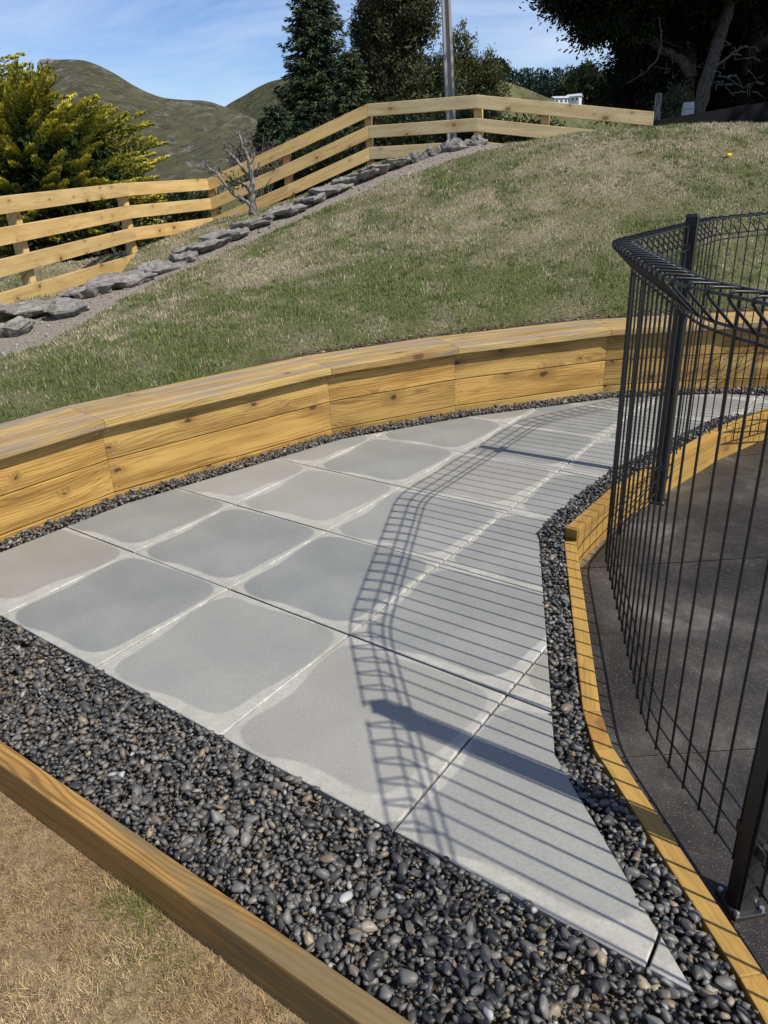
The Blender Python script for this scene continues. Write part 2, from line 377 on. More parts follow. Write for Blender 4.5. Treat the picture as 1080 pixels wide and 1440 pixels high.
# ================================================================== LAYOUT DATA (metres)
WALL = [np.array(p) for p in [(-2.75, 1.75), (-1.384, 3.456), (-0.301, 4.335), (0.51, 4.67), (1.593, 4.966), (2.386, 4.945), (3.9, 4.75)]]
WTOP = [0.385, 0.385, 0.39, 0.405, 0.415, 0.425, 0.43]
RIGHT = [(0.536, 0.849), (0.425, 1.48), (0.674, 2.839), (1.185, 3.50), (2.088, 4.30), (3.3, 4.42)]
EDGE = [(0.70, 0.20), (0.66, 0.70), (0.637, 0.877), (0.596, 1.149), (0.536, 1.49), (0.549, 1.656), (0.768, 2.74)]
EDGE2 = [(0.777, 2.779), (1.113, 3.205), (1.932, 3.975), (2.462, 4.36), (3.6, 4.40)]
TIN = [np.array((-2.195, 2.405)), np.array((0.80, 0.248))]           # inner top edge of the front timber
def offset_poly(P, d):
    P = [np.asarray(p, float) for p in P]; out = []
    for k in range(len(P)):
        n = []
        for a, b in ((k - 1, k), (k, k + 1)):
            if 0 <= a and b < len(P):
                t = P[b] - P[a]; t /= np.linalg.norm(t); n.append(np.array([-t[1], t[0]]))
        m = sum(n); m /= np.linalg.norm(m); out.append(P[k] + m * d / max(0.3, m @ n[0]))
    return out
def in_poly(x, y, P):
    r = np.zeros(len(x), bool); n = len(P)
    for k in range(n):
        x1, y1 = P[k]; x2, y2 = P[(k + 1) % n]
        c = ((y1 > y) != (y2 > y)); 
        with np.errstate(divide='ignore', invalid='ignore'):
            r ^= c & (x < (x2 - x1) * (y - y1) / (y2 - y1 + 1e-12) + x1)
    return r
def seg_dist(x, y, P):
    d = np.full(len(x), 1e9)
    for a, b in zip(P[:-1], P[1:]):
        a = np.asarray(a); b = np.asarray(b); t = b - a; L = t @ t
        s = np.clip(((x - a[0]) * t[0] + (y - a[1]) * t[1]) / L, 0, 1)
        d = np.minimum(d, np.hypot(x - a[0] - s * t[0], y - a[1] - s * t[1]))
    return d
WEDGE = offset_poly(WALL, -0.115)                                    # paving edge along the wall
PAVED = [(-1.895, 2.657)] + RIGHT + [tuple(p) for p in WEDGE[::-1] if p[0] > -2.2 and p[0] < 3.4]
OUTER = [tuple(TIN[0]), tuple(TIN[1])] + EDGE + EDGE2 + [tuple(p) for p in WALL[:0:-1]]
CONC_Z = -0.14; DRY_Z = -0.135

# ================================================================== SETTING
def flat_poly(name, pts, z, mat, parent=None):
    bm = bmesh.new(); vs = [bm.verts.new((p[0], p[1], z)) for p in pts]; f = bm.faces.new(vs)
    f.normal_update(); bmesh.ops.triangulate(bm, faces=bm.faces[:])
    for q in bm.faces:
        q.normal_update()
        if q.normal.z < 0: q.normal_flip()
    return bm_obj(name, bm, mat, parent)
bed = flat_poly('gravel_bed', OUTER, -0.052, M_SOIL); tag(bed, kind='structure', label='brown soil bed under the dark pebbles around the paving', cat='ground')

# paved path : every slab clipped from the 600 mm grid
path = empty('paved_path', (0, 2.5, 0)); tag(path, 'grey square concrete slab path curving along the timber wall', 'path', kind='structure')
def clip_half(P, a, n):
    out = []
    for k in range(len(P)):
        p, q = P[k], P[(k + 1) % len(P)]; dp = (p - a) @ n; dq = (q - a) @ n
        if dp >= 0: out.append(p)
        if (dp >= 0) != (dq >= 0): out.append(p + (q - p) * dp / (dp - dq))
    return out
PV = [np.array(p) for p in PAVED]
pr_ = random.Random(5)
for i in range(-4, 10):
    for j in range(0, 10):
        g = 0.0035 / CELL
        cen = grid(i + 0.5, j + 0.5)
        P = PV
        for (ii, jj), nn in (((i + g, j), GI), ((i + 1 - g, j), -GI), ((i, j + g), GJ), ((i, j + 1 - g), -GJ)):
            P = clip_half(P, grid(ii, jj), nn)
            if len(P) < 3: break
        if len(P) < 3: continue
        Q = [P[0]]
        for p in P[1:]:
            if np.linalg.norm(p - Q[-1]) > 0.004: Q.append(p)
        if np.linalg.norm(Q[0] - Q[-1]) < 0.004: Q.pop()
        ch = True
        while ch and len(Q) > 2:
            ch = False
            for q in range(len(Q)):
                a_, p_, n_ = Q[q - 1], Q[q], Q[(q + 1) % len(Q)]; u_, w_ = p_ - a_, n_ - p_
                lu, lw = np.linalg.norm(u_), np.linalg.norm(w_)
                if lu < 0.003 or lw < 0.003 or (u_ @ w_) / (lu * lw) < -0.9995: Q.pop(q); ch = True; break
        if len(Q) < 3: continue
        A = 0.5 * sum(Q[k][0] * Q[(k + 1) % len(Q)][1] - Q[(k + 1) % len(Q)][0] * Q[k][1] for k in range(len(Q)))
        if A < 0.0008: continue
        c0 = sum(Q) / len(Q)
        bm = bmesh.new(); uvl = bm.loops.layers.uv.new('UVMap')
        dz = pr_.uniform(-0.0015, 0.0015)
        top = [bm.verts.new((p[0] - c0[0], p[1] - c0[1], dz)) for p in Q]
        f = bm.faces.new(top); r = bmesh.ops.extrude_face_region(bm, geom=[f])
        for v in [e for e in r['geom'] if isinstance(e, bmesh.types.BMVert)]: v.co.z -= 0.042
        bmesh.ops.recalc_face_normals(bm, faces=bm.faces[:])
        te = [e for e in bm.edges if all(abs(v.co.z - dz) < 1e-5 for v in e.verts)]
        bmesh.ops.bevel(bm, geom=te, offset=0.0025, segments=1, affect='EDGES')
        for fc in bm.faces:
            for lp in fc.loops:
                w = np.array([lp.vert.co.x + c0[0], lp.vert.co.y + c0[1]]) - G0
                lp[uvl].uv = ((w @ GI) / CELL - i, (w @ GJ) / CELL - j)
        bm_obj('paver', bm, M_PAVER, path, Matrix.Translation((c0[0], c0[1], 0)))

# pool deck in panels
deck = empty('pool_deck', (2.5, 2.5, CONC_Z)); tag(deck, 'dark damp concrete slab inside the pool fence', 'concrete', kind='structure')
EIN = offset_poly(EDGE, -0.052); EIN2 = offset_poly(EDGE2, -0.06)
DECK = [tuple(p) for p in EIN] + [(0.86, 2.74)] + [tuple(p) for p in EIN2[1:]] + [(9, 4.6), (9, -3), (0.78, -3)]
ja, jb = onz(843, 1068, CONC_Z)[:2], onz(1035, 1055, CONC_Z)[:2]
jd = (jb - ja) / np.linalg.norm(jb - ja); jn = np.array([-jd[1], jd[0]])
cuts = [-9.0, -1.6, 0.0, 1.12, 2.35, 9.0]
for k in range(len(cuts) - 1):
    P = [np.array(p) for p in DECK]
    P = clip_half(P, ja + jn * (cuts[k] + 0.0025), jn); P = clip_half(P, ja + jn * (cuts[k + 1] - 0.0025), -jn) if len(P) > 2 else []
    if len(P) < 3: continue
    flat_poly('concrete_panel', P, CONC_Z, M_DECK, deck)
flat_poly('joint_filler', [(0.5, -3.2), (9.2, -3.2), (9.2, 4.7), (3.4, 4.42), (2.46, 4.36), (1.113, 3.2), (0.80, 2.75), (0.56, 1.6)], CONC_Z - 0.006, M_SOIL, deck)

# dry lawn in front
TD = (TIN[1] - TIN[0]) / np.linalg.norm(TIN[1] - TIN[0]); TN = np.array([-TD[1], TD[0]])   # towards the paving
dry = flat_poly('dry_lawn', [tuple(TIN[0] - TN * 0.03), (-2.75, 1.78), (-7, 1.9), (-7, -4), (1.2, -4), tuple(TIN[1] - TN * 0.03)], DRY_Z, m_soil('dry_turf_soil', (0.15, 0.105, 0.06), (0.28, 0.205, 0.12)))
tag(dry, 'parched straw-brown lawn in the near left corner', 'lawn', kind='structure')

# ------------------------------------------------------------------ mown bank : thin-plate surface through surveyed points
CTRL = []
CAPD = 0.36
wb = offset_poly(WALL, CAPD)
for k in range(len(WALL) - 1):
    for t in (0.0, 0.5):
        p = wb[k] * (1 - t) + wb[k + 1] * t; CTRL.append((p[0], p[1], WTOP[k] * (1 - t) + WTOP[k + 1] * t + 0.02))
        q = offset_poly(WALL, 0.02)[k] * (1 - t) + offset_poly(WALL, 0.02)[k + 1] * t; CTRL.append((q[0], q[1], 0.30))
STPX = [((-60, 505), 5.4), ((20, 470), 6.0), ((170, 400), 7.6), ((285, 352), 8.8), ((400, 302), 9.6), ((515, 250), 10.1), ((600, 222), 10.1), ((660, 205), 10.2)]
for (px, Y) in STPX: CTRL.append(tuple(at(*px, Y)))
FB = [((0, 430), 7.26), ((190, 357), 9.88), ((300, 318), 11.4), ((410, 285), 11.16), ((525, 233), 11.04)]
for (px, Y) in FB:
    p = at(*px, Y); CTRL.append(tuple(p))
    d = p[:2] / np.linalg.norm(p[:2]); CTRL.append((p[0] + d[0] * 2.2, p[1] + d[1] * 2.2, p[2] - 0.75))
CTRL += [(-4.3, 4.6, 0.40), (-6.0, 6.5, 0.2), (-4.6, 9.5, 0.35)]
for px, Y in (((1180, 171), 9.1), ((1080, 172), 9.3), ((980, 173), 9.5), ((900, 178), 9.6), ((800, 187), 9.9), ((720, 200), 10.1)):
    p = at(*px, Y); CTRL.append((p[0], p[1], p[2] - 0.02))
    CTRL.append((p[0] + 0.5, p[1] + 2.4, p[2] - 0.65))
CTRL += [(3.6, 7.4, 1.36), (5.8, 7.5, 1.33), (1.9, 7.6, 1.19)]
CT = np.array(CTRL)
def tps_k(r): return np.where(r > 1e-9, r * r * np.log(r + 1e-12), 0)
nC = len(CT); Kd = np.hypot(CT[:, None, 0] - CT[None, :, 0], CT[:, None, 1] - CT[None, :, 1])
A_ = np.zeros((nC + 3, nC + 3)); A_[:nC, :nC] = tps_k(Kd) + np.eye(nC) * 0.02; A_[:nC, nC] = 1; A_[:nC, nC + 1:] = CT[:, :2]; A_[nC:, :nC] = A_[:nC, nC:].T
wts = np.linalg.solve(A_, np.r_[CT[:, 2], 0, 0, 0])
def lawn_z(x, y):
    x = np.atleast_1d(np.asarray(x, float)); y = np.atleast_1d(np.asarray(y, float)); out = np.zeros(len(x))
    for s in range(0, len(x), 20000):
        xx, yy = x[s:s + 20000], y[s:s + 20000]
        r = np.hypot(xx[:, None] - CT[None, :, 0], yy[:, None] - CT[None, :, 1])
        out[s:s + 20000] = tps_k(r) @ wts[:nC] + wts[nC] + wts[nC + 1] * xx + wts[nC + 2] * yy
    return out + 0.022 * (fbm(x * 1.6, y * 1.6, 3, 3) - 0.5)
STONE_LINE = [at(*px, Y)[:2] for px, Y in STPX]
def behind_wall(x, y, d):
    P = offset_poly(WALL, d); return in_poly(x, y, [tuple(p) for p in P] + [(12, 4.4), (12, 30), (-12, 30), (-12, 1.0)])
def dryness(x, y):
    n = fbm(x * 0.9 + 3, y * 0.9, 4, 21); n2 = fbm(x * 4.2, y * 4.2, 3, 40)
    wd = seg_dist(x, y, WALL)
    base = np.clip((wd - 0.7) / 2.4, 0, 1) * 0.40 + 0.06 + np.clip((x + 0.5) / 5, 0, 1) * 0.10
    near = np.exp(-((x - 0.2) ** 2 / 1.8 + (y - 7.2) ** 2 / 0.7)) * 0.30
    return np.clip(base + near + (n - 0.5) * 0.95 + (n2 - 0.5) * 1.25 + 0.04, 0, 1)
def in_dust(x, y, grow=0.0):
    d = seg_dist(x, y, [p + np.array([0.13, -0.17]) for p in STONE_LINE]); w = 0.40 + 0.10 * (fbm(x * 2.3, y * 2.3, 2, 9) - 0.5) + grow
    return d < w
gx, gy = np.meshgrid(np.arange(-7.0, 10.0, 0.075), np.arange(1.6, 15.0, 0.075))
sh = gx.shape; vx, vy = gx.ravel(), gy.ravel(); vz = lawn_z(vx, vy)
ok = behind_wall(vx, vy, 0.12).reshape(sh)
idx = np.arange(len(vx)).reshape(sh)
fm = ok[:-1, :-1] & ok[1:, :-1] & ok[:-1, 1:] & ok[1:, 1:]
F = np.stack([idx[:-1, :-1][fm], idx[:-1, 1:][fm], idx[1:, 1:][fm], idx[1:, :-1][fm]], 1)
dr = dryness(vx, vy)[:, None]
gc = (1 - dr) * np.array([0.10, 0.11, 0.042]) + dr * np.array([0.27, 0.23, 0.15])
dd = in_dust(vx, vy)[:, None]; gc = np.where(dd, np.array([0.30, 0.262, 0.215]), gc)
wdist = seg_dist(vx, vy, WALL)[:, None]
gc = np.where((wdist < CAPD + 0.10) & (vx[:, None] > -0.75), np.array([0.085, 0.065, 0.045]), gc)
used = np.unique(F); remap = np.full(len(vx), -1); remap[used] = np.arange(len(used))
m = Mat('turf', 0.95, 0.1); c = m.attr(); v = m.coord('Object'); n = m.noise(v, 40, 5, 0.7); g2 = m.noise(v, 220, 2, 0.7)
c = m.mix(1.0, c, m.ramp(n, [(0.3, 0.62), (0.7, 1.3)]), 'MULTIPLY'); c = m.mix(1.0, c, m.ramp(g2, [(0.35, 0.7), (0.65, 1.25)]), 'MULTIPLY'); m.base(c); m.bump(m.math('ADD', n, g2), 0.9, 0.012)
lawn = mobj('lawn', np.stack([vx, vy, vz], 1)[used], remap[F], m.m, smooth=True, col=gc[used])
tag(lawn, 'sloping mown bank of green and straw coloured grass above the timber wall', 'lawn', kind='structure')

# ------------------------------------------------------------------ far terrain
def m_hill(name, a, b, rock, scale, rockamt=0.62):
    m = Mat(name, 0.95, 0.1); v = m.coord('Object', (1, 0.28, 1))
    n = m.noise(v, scale, 6, 0.62); n2 = m.noise(v, scale * 7, 5, 0.7); n3 = m.noise(v, scale * 9, 6, 0.8, 0.5)
    c = m.mix(m.smooth(n, 0.36, 0.64), a, b); c = m.mix(m.math('MULTIPLY', m.smooth(n2, 0.45, 0.62), 0.65), c, tuple(x * 0.5 for x in a))
    c = m.mix(m.math('MULTIPLY', m.math('MULTIPLY', m.smooth(n3, rockamt - 0.02, rockamt + 0.1), m.smooth(n2, 0.48, 0.56)), 0.7), c, rock)
    m.base(c); m.bump(m.math('ADD', n, m.math('ADD', n2, n3)), 1.0, 16.0 if scale < 0.02 else 2.0); return m.m
M_MOUNT = m_hill('mountain_pasture', (0.088, 0.088, 0.046), (0.118, 0.106, 0.062), (0.23, 0.215, 0.19), 0.006, 0.50)
M_PAST = m_hill('pasture', (0.10, 0.112, 0.042), (0.15, 0.142, 0.066), (0.18, 0.16, 0.09), 0.02, 0.75)
M_HILL = m_hill('hill_pasture', (0.086, 0.092, 0.044), (0.118, 0.112, 0.060), (0.2, 0.185, 0.15), 0.009, 0.56)
M_VALL = m_hill('valley_pasture', (0.055, 0.085, 0.03), (0.10, 0.115, 0.045), (0.14, 0.13, 0.07), 0.01, 0.75)
rr = np.concatenate([np.linspace(0.1, 60, 14), np.geomspace(70, 9000, 46)]); th = np.linspace(0, 2 * math.pi, 121)[:-1]
RR, TT = np.meshgrid(rr, th, indexing='ij')
TX, TY = RR * np.sin(TT), RR * np.cos(TT)
TZ = -1.6 - 38 * np.clip((RR - 12) / 260, 0, 1) ** 0.8 + 6 * (fbm(TX / 120, TY / 120, 3, 5) - 0.5) * np.clip((RR - 20) / 100, 0, 1)
nr, nt_ = RR.shape; I = np.arange(nr * nt_).reshape(nr, nt_); J = np.roll(I, -1, 1)
F = np.stack([I[:-1].ravel(), I[1:].ravel(), J[1:].ravel(), J[:-1].ravel()], 1)
ter = mobj('terrain', np.stack([TX.ravel(), TY.ravel(), TZ.ravel()], 1), F, M_VALL, smooth=True)
tag(ter, 'green valley floor falling away behind the bank', 'terrain', kind='structure')
def hill(name, ridge, footD, footz, mat, label, amp, nscale, back=1.5, rows=110, cols=300, p=1.25, seed=0):
    """ridge: (px, py, distance); a hillside from a foot near the camera up to its ridge and down its far side"""
    R = np.array([at(x, y, D) for x, y, D in ridge]); t = np.linspace(0, len(R) - 1, cols); k = np.minimum(t.astype(int), len(R) - 2); u = (t - k)[:, None]
    RC = smooth_path(R, (len(R) - 1) * 24); q_ = np.linspace(0, len(RC) - 1, cols); k_ = np.minimum(q_.astype(int), len(RC) - 2); RC = RC[k_] * (1 - (q_ - k_))[:, None] + RC[k_ + 1] * (q_ - k_)[:, None]
    V = []
    for s in np.r_[np.linspace(0, 1, rows), np.linspace(1.04, 2.0, 14)]:
        if s <= 1:
            f = footD / RC[:, 1]; q = RC[:, :2] * (f + (1 - f) * s)[:, None]; zz = footz + (RC[:, 2] - footz) * s ** p
            a = amp * max(0.0, math.sin(math.pi * min(1, s))) ** 0.7
        else:
            q = RC[:, :2] * (1 + (s - 1) * (back - 1)); zz = footz + (RC[:, 2] - footz) * max(0, 1 - (s - 1) ** 1.6); a = amp * (s - 1)
        rid = 0.35 + 0.8 * fbm(q[:, 0] / nscale, q[:, 1] / (nscale * 2.0), 6, seed)
        zz = zz + 0.30 * a * (fbm(q[:, 0] * 5 / nscale, q[:, 1] * 3 / nscale, 5, seed + 3) - 0.5)
        zz = zz + a * (rid - 0.75) + 0.012 * amp * (vnoise(q[:, 0] * 14 / nscale, q[:, 1] * 14 / nscale, seed + 7) - 0.5)
        V.append(np.c_[q, zz])
    n = len(V); V = np.vstack(V); I = np.arange(n * cols).reshape(n, cols)
    F = np.stack([I[:-1, :-1].ravel(), I[:-1, 1:].ravel(), I[1:, 1:].ravel(), I[1:, :-1].ravel()], 1)
    o = mobj(name, V, F, mat, smooth=True); tag(o, label, 'hill', kind='structure'); return o
hill('mountain', [(-420, 235, 1900), (-180, 190, 1700), (-40, 150, 1500), (30, 112, 1420), (52, 100, 1400), (62, 89, 1400), (78, 84, 1400), (112, 84, 1400), (136, 91, 1410), (162, 104, 1420), (192, 122, 1430), (225, 136, 1450), (255, 140, 1480), (290, 142, 1520), (316, 150, 1540), (345, 162, 1550), (380, 178, 1560), (430, 200, 1560), (560, 240, 1600)],
     330, -40, M_MOUNT, 'broad olive mountain with a flat rocky summit on the left', 62, 330, seed=3)
hill('hill', [(100, 300, 2100), (220, 230, 2150), (290, 172, 2200), (318, 149, 2200), (345, 133, 2180), (372, 118, 2150), (396, 111, 2100), (430, 106, 2080), (500, 100, 2050), (560, 88, 2000), (600, 91, 1980), (650, 97, 1960), (720, 130, 1950), (800, 180, 1950)],
     1300, -40, M_HILL, 'green pasture hill rising behind the dark conifers', 60, 400, seed=14)
hill('pasture_hill', [(300, 290, 235), (400, 230, 240), (500, 150, 250), (560, 108, 255), (620, 98, 260), (665, 102, 262), (695, 110, 262), (730, 121, 258), (755, 131, 250), (778, 141, 240), (800, 152, 230), (840, 175, 215), (900, 215, 190)],
     90, -22, M_PAST, 'grassy hill shoulder below the pine plantation', 3, 60, seed=23, back=1.3)
hill('plantation_hill', [(560, 122, 470), (640, 121, 470), (700, 124, 470), (760, 131, 468), (790, 134, 465), (815, 131, 460), (845, 126, 455), (880, 120, 455), (940, 118, 455), (1020, 118, 460), (1150, 120, 470)],
     250, -30, M_PAST, 'far low hill carrying the pine plantation and white houses', 4, 80, seed=31)

# summit rock face
def rock_mesh(center, dims, seed, sub=3, rough=0.35):
    bm = bmesh.new(); bmesh.ops.create_icosphere(bm, subdivisions=sub, radius=1.0); rg = random.Random(seed); ox, oy = rg.uniform(0, 99), rg.uniform(0, 99)
    for v in bm.verts:
        c = np.array(v.co); k = 1 + rough * (fbm(np.array([c[0] * 1.7 + ox + c[2]]), np.array([c[1] * 1.7 + oy - c[2] * 1.3]), 3, seed)[0] - 0.5) * 2
        c = np.sign(c) * np.abs(c) ** 0.75 * k; v.co = (center[0] + c[0] * dims[0] / 2, center[1] + c[1] * dims[1] / 2, center[2] + c[2] * dims[2] / 2)
    return bm
M_CRAG = m_hill('crag_rock', (0.16, 0.15, 0.13), (0.27, 0.255, 0.23), (0.33, 0.31, 0.28), 0.05, 0.5)
c = at(71, 99, 1404); s_ = 1400 / FPX
tag(bm_obj('rock_outcrop', rock_mesh(c, (20 * s_, 60, 19 * s_), 3, 4, 0.8), M_CRAG), 'pale crag on the left shoulder of the mountain summit', 'rock')

# ================================================================== TIMBER
def board(name, a, b, y0, y1, z0, z1, mat, parent, k0=0.0, k1=0.0, bev=0.004, plumb=True):
    """box along a->b (3D); y to the left of travel, z up; k0/k1 skew the ends with y (mitres)"""
    a = np.asarray(a, float); b = np.asarray(b, float); d = b - a; L = np.linalg.norm(d); X = d / L
    Yv = np.array([-X[1], X[0], 0]); Yv /= np.linalg.norm(Yv); Z = np.cross(X, Yv)
    al = X[2] / math.hypot(X[0], X[1]) if plumb else 0.0
    vs = []
    for x, k in ((0, k0), (L, k1)):
        for y, z in ((y0, z0), (y1, z0), (y1, z1), (y0, z1)): vs.append((x + k * y + al * z, y, z))
    bm = bmesh.new(); V = [bm.verts.new(v) for v in vs]
    for f in ((0, 1, 2, 3), (7, 6, 5, 4), (0, 4, 5, 1), (1, 5, 6, 2), (2, 6, 7, 3), (3, 7, 4, 0)): bm.faces.new([V[i] for i in f])
    bmesh.ops.recalc_face_normals(bm, faces=bm.faces[:])
    if bev: bmesh.ops.bevel(bm, geom=bm.edges[:], offset=bev, segments=2, affect='EDGES', profile=0.6)
    mw = Matrix(((X[0], Yv[0], Z[0], a[0]), (X[1], Yv[1], Z[1], a[1]), (X[2], Yv[2], Z[2], a[2]), (0, 0, 0, 1)))
    return bm_obj(name, bm, mat, parent, mw)
def mitre(P, k):
    """skew factors (start, end) of segment k of a polyline"""
    def half(a, b, c):
        t1 = (b - a) / np.linalg.norm(b - a); t2 = (c - b) / np.linalg.norm(c - b)
        ang = math.atan2(t1[0] * t2[1] - t1[1] * t2[0], t1 @ t2); return math.tan(ang / 2)
    k0 = half(P[k - 1], P[k], P[k + 1]) if k > 0 else 0.0
    k1 = -half(P[k], P[k + 1], P[k + 2]) if k + 2 < len(P) else 0.0
    return k0, k1

# retaining wall with a seat-wide cap
wall = empty('retaining_wall', (0.5, 4.67, 0)); tag(wall, 'curved low honey coloured timber retaining wall with wide flat cap', 'wall')
screw_me = None
for k in range(len(WALL) - 1):
    a, b = WALL[k], WALL[k + 1]; k0, k1 = mitre(WALL, k)
    za, zb = WTOP[k], WTOP[k + 1]
    for r in range(3):
        h0, h1 = -0.178 * (r + 1) + 0.003, -0.178 * r - 0.002
        bd = board('wall_board', (*a, za), (*b, zb), 0.001 + 0.0015 * (r % 2), 0.047, h0, h1, W_WALL, wall, k0, k1, 0.003)
        for end, e in ((0, a), (1, b)):
            if (k == 0 and end == 0) or (k == len(WALL) - 2 and end == 1): continue
            d = (b - a) / np.linalg.norm(b - a) * (1 if end == 0 else -1); nrm = np.array([-(b - a)[1], (b - a)[0]]) / np.linalg.norm(b - a)
            for q in (0.028, 0.148):
                c = e + d * 0.03 + nrm * 0.0005; zc = (za if end == 0 else zb) + h1 - q
                if screw_me is None:
                    bm = bmesh.new(); bmesh.ops.create_cone(bm, cap_ends=True, segments=8, radius1=0.0045, radius2=0.0035, depth=0.003)
                    screw_me = bpy.data.meshes.new('screw'); bm.to_mesh(screw_me); bm.free(); screw_me.materials.append(M_SCREW)
                o = bpy.data.objects.new('screw', screw_me)
                link(o, bd, Matrix.Translation((c[0], c[1], zc)) @ Vector((-nrm[0], -nrm[1], 0)).to_track_quat('Z', 'Y').to_matrix().to_4x4())
    for r in range(3):
        y0 = -0.052 + r * 0.141
        board('cap_board', (*a, za), (*b, zb), y0, y0 + 0.138, 0.001, 0.044 - 0.002 * (r == 1), W_CAP, wall, k0 , k1, 0.005)
    board('backing_board', (*a, za - 0.05), (*b, zb - 0.05), 0.05, 0.11, -0.45, 0.048, W_WALL, wall, k0, k1, 0)

# front edging timber and side edging
e1 = empty('front_edging', (-1.0, 1.55, DRY_Z)); tag(e1, 'brown weathered timber edging between dry lawn and dark pebbles', 'edging')
board('edging_board', (*TIN[0], 0), (*TIN[1], 0), -0.054, 0.0, -0.165, 0.0, W_FRONT, e1, bev=0.006)
e2 = empty('side_edging', (0.6, 1.5, CONC_Z)); tag(e2, 'yellow timber edging board on edge beside the near part of the pool fence', 'edging')
for k in (range(len(EDGE) - 1)):
    if k in (1, 2, 3): continue
    a, b = np.array(EDGE[k]), np.array(EDGE[k + 1])
def edge_run(parent, P, top, y0, y1, h, kmi=True):
    P = [np.array(p) for p in P]
    for k in range(len(P) - 1):
        k0, k1 = mitre(P, k)
        board('edging_board', (*P[k], top), (*P[k + 1], top), y0, y1, -h, 0.0, W_EDGE, parent, k0, k1, 0.004)
edge_run(e2, [(0.715, 0.05), (0.637, 0.877), (0.538, 1.50), (0.549, 1.656), (0.763, 2.735)], -0.008, -0.05, 0.0, 0.16)
e3 = empty('upper_edging', (1.1, 3.2, CONC_Z)); tag(e3, 'double stacked yellow timber edging beyond the corner of the path', 'edging')
edge_run(e3, EDGE2, 0.036, -0.056, 0.0, 0.05)
edge_run(e3, [tuple(p) for p in offset_poly(EDGE2, -0.004)], -0.016, -0.050, 0.0, 0.15)

# ------------------------------------------------------------------ post and rail fence on the bank
FP = [(-4.05, 4.6, 1.37), (-3.371, 7.26, 1.489), (-2.992, 9.88, 1.604), (-2.293, 11.42, 1.639), (-1.143, 11.16, 2.022), (0.04, 11.04, 2.44), (1.425, 10.42, 2.424), (3.457, 9.72, 2.087)]
FP = [np.array(p) for p in FP]
rf = empty('rail_fence', (0.04, 11.1, 1.7)); tag(rf, 'new pale timber post and rail fence climbing the grassy bank', 'fence')
fp2 = [p[:2] for p in FP]
for k in range(len(FP) - 1):
    if k == 0: continue
    a, b = FP[k].copy(), FP[k + 1].copy(); k0, k1 = mitre(fp2, k)
    if k == 1:
        d = (FP[2] - FP[1]); a = FP[1] - d * 0.75; k0 = 0
    nrow = 4 if k == 1 else 3
    for r in range(nrow):
        mt = W_RAILP if k >= 5 else W_RAIL
        aa, bb = a.copy(), b.copy(); aa[2] -= 0.26 * r; bb[2] -= 0.26 * r
        if r == 3: bb[2] -= 0.05
        board('rail', aa, bb, 0.0, 0.045, -0.15, 0.0, mt, rf, k0, k1, 0.005)
def fence_post(x, y, top, dirx):
    gz = lawn_z([x], [y])[0]
    MBx = MB().box((0, 0, (top + gz - 0.5) / 2), (0.095, 0.095, top - gz + 0.5))
    o = MBx.build('post', W_RAIL, rf, mw=Matrix.Translation((x, y, 0)) @ Matrix.Rotation(dirx, 4, 'Z')); return o
d12 = FP[2] - FP[1]
PO = [FP[1] - d12 * 0.42, FP[1] + d12 * 0.115, FP[2], FP[3], FP[4], FP[5], FP[6], FP[6] + (FP[7] - FP[6]) * 0.40, FP[6] + (FP[7] - FP[6]) * 0.90]
for q in PO:
    k = int(np.argmin([np.linalg.norm(q[:2] - (FP[j][:2] + FP[j + 1][:2]) / 2) for j in range(len(FP) - 1)])); t = FP[k + 1] - FP[k]
    n = np.array([-t[1], t[0]]) / math.hypot(t[0], t[1])
    fence_post(q[0] + n[0] * 0.105, q[1] + n[1] * 0.105, q[2] - 0.02, math.atan2(t[1], t[0]))

# ------------------------------------------------------------------ stone row : flat broken slabs
ST = [(18, 476, 6.0, 60, 20), (52, 440, 6.55, 110, 26), (98, 456, 6.35, 62, 34), (125, 418, 7.0, 70, 18), (168, 398, 7.4, 96, 30), (222, 378, 7.95, 66, 26), (262, 374, 8.2, 38, 20),
      (286, 352, 8.7, 72, 20), (318, 340, 9.0, 66, 20), (358, 320, 9.35, 66, 20), (402, 300, 9.6, 66, 24), (440, 289, 9.75, 58, 16), (465, 272, 9.9, 64, 18), (490, 262, 10.0, 46, 13), (513, 251, 10.05, 56, 18), (532, 240, 10.1, 50, 15), (558, 229, 10.15, 44, 17), (582, 222, 10.15, 32, 11), (610, 213, 10.2, 28, 9), (636, 206, 10.2, 42, 14), (668, 203, 10.22, 30, 12)]
ORD = ['first', 'second', 'third', 'fourth', 'fifth', 'sixth', 'seventh', 'eighth', 'ninth', 'tenth', 'eleventh', 'twelfth', 'thirteenth', 'fourteenth', 'fifteenth', 'sixteenth', 'seventeenth', 'eighteenth', 'nineteenth', 'twentieth', 'last']
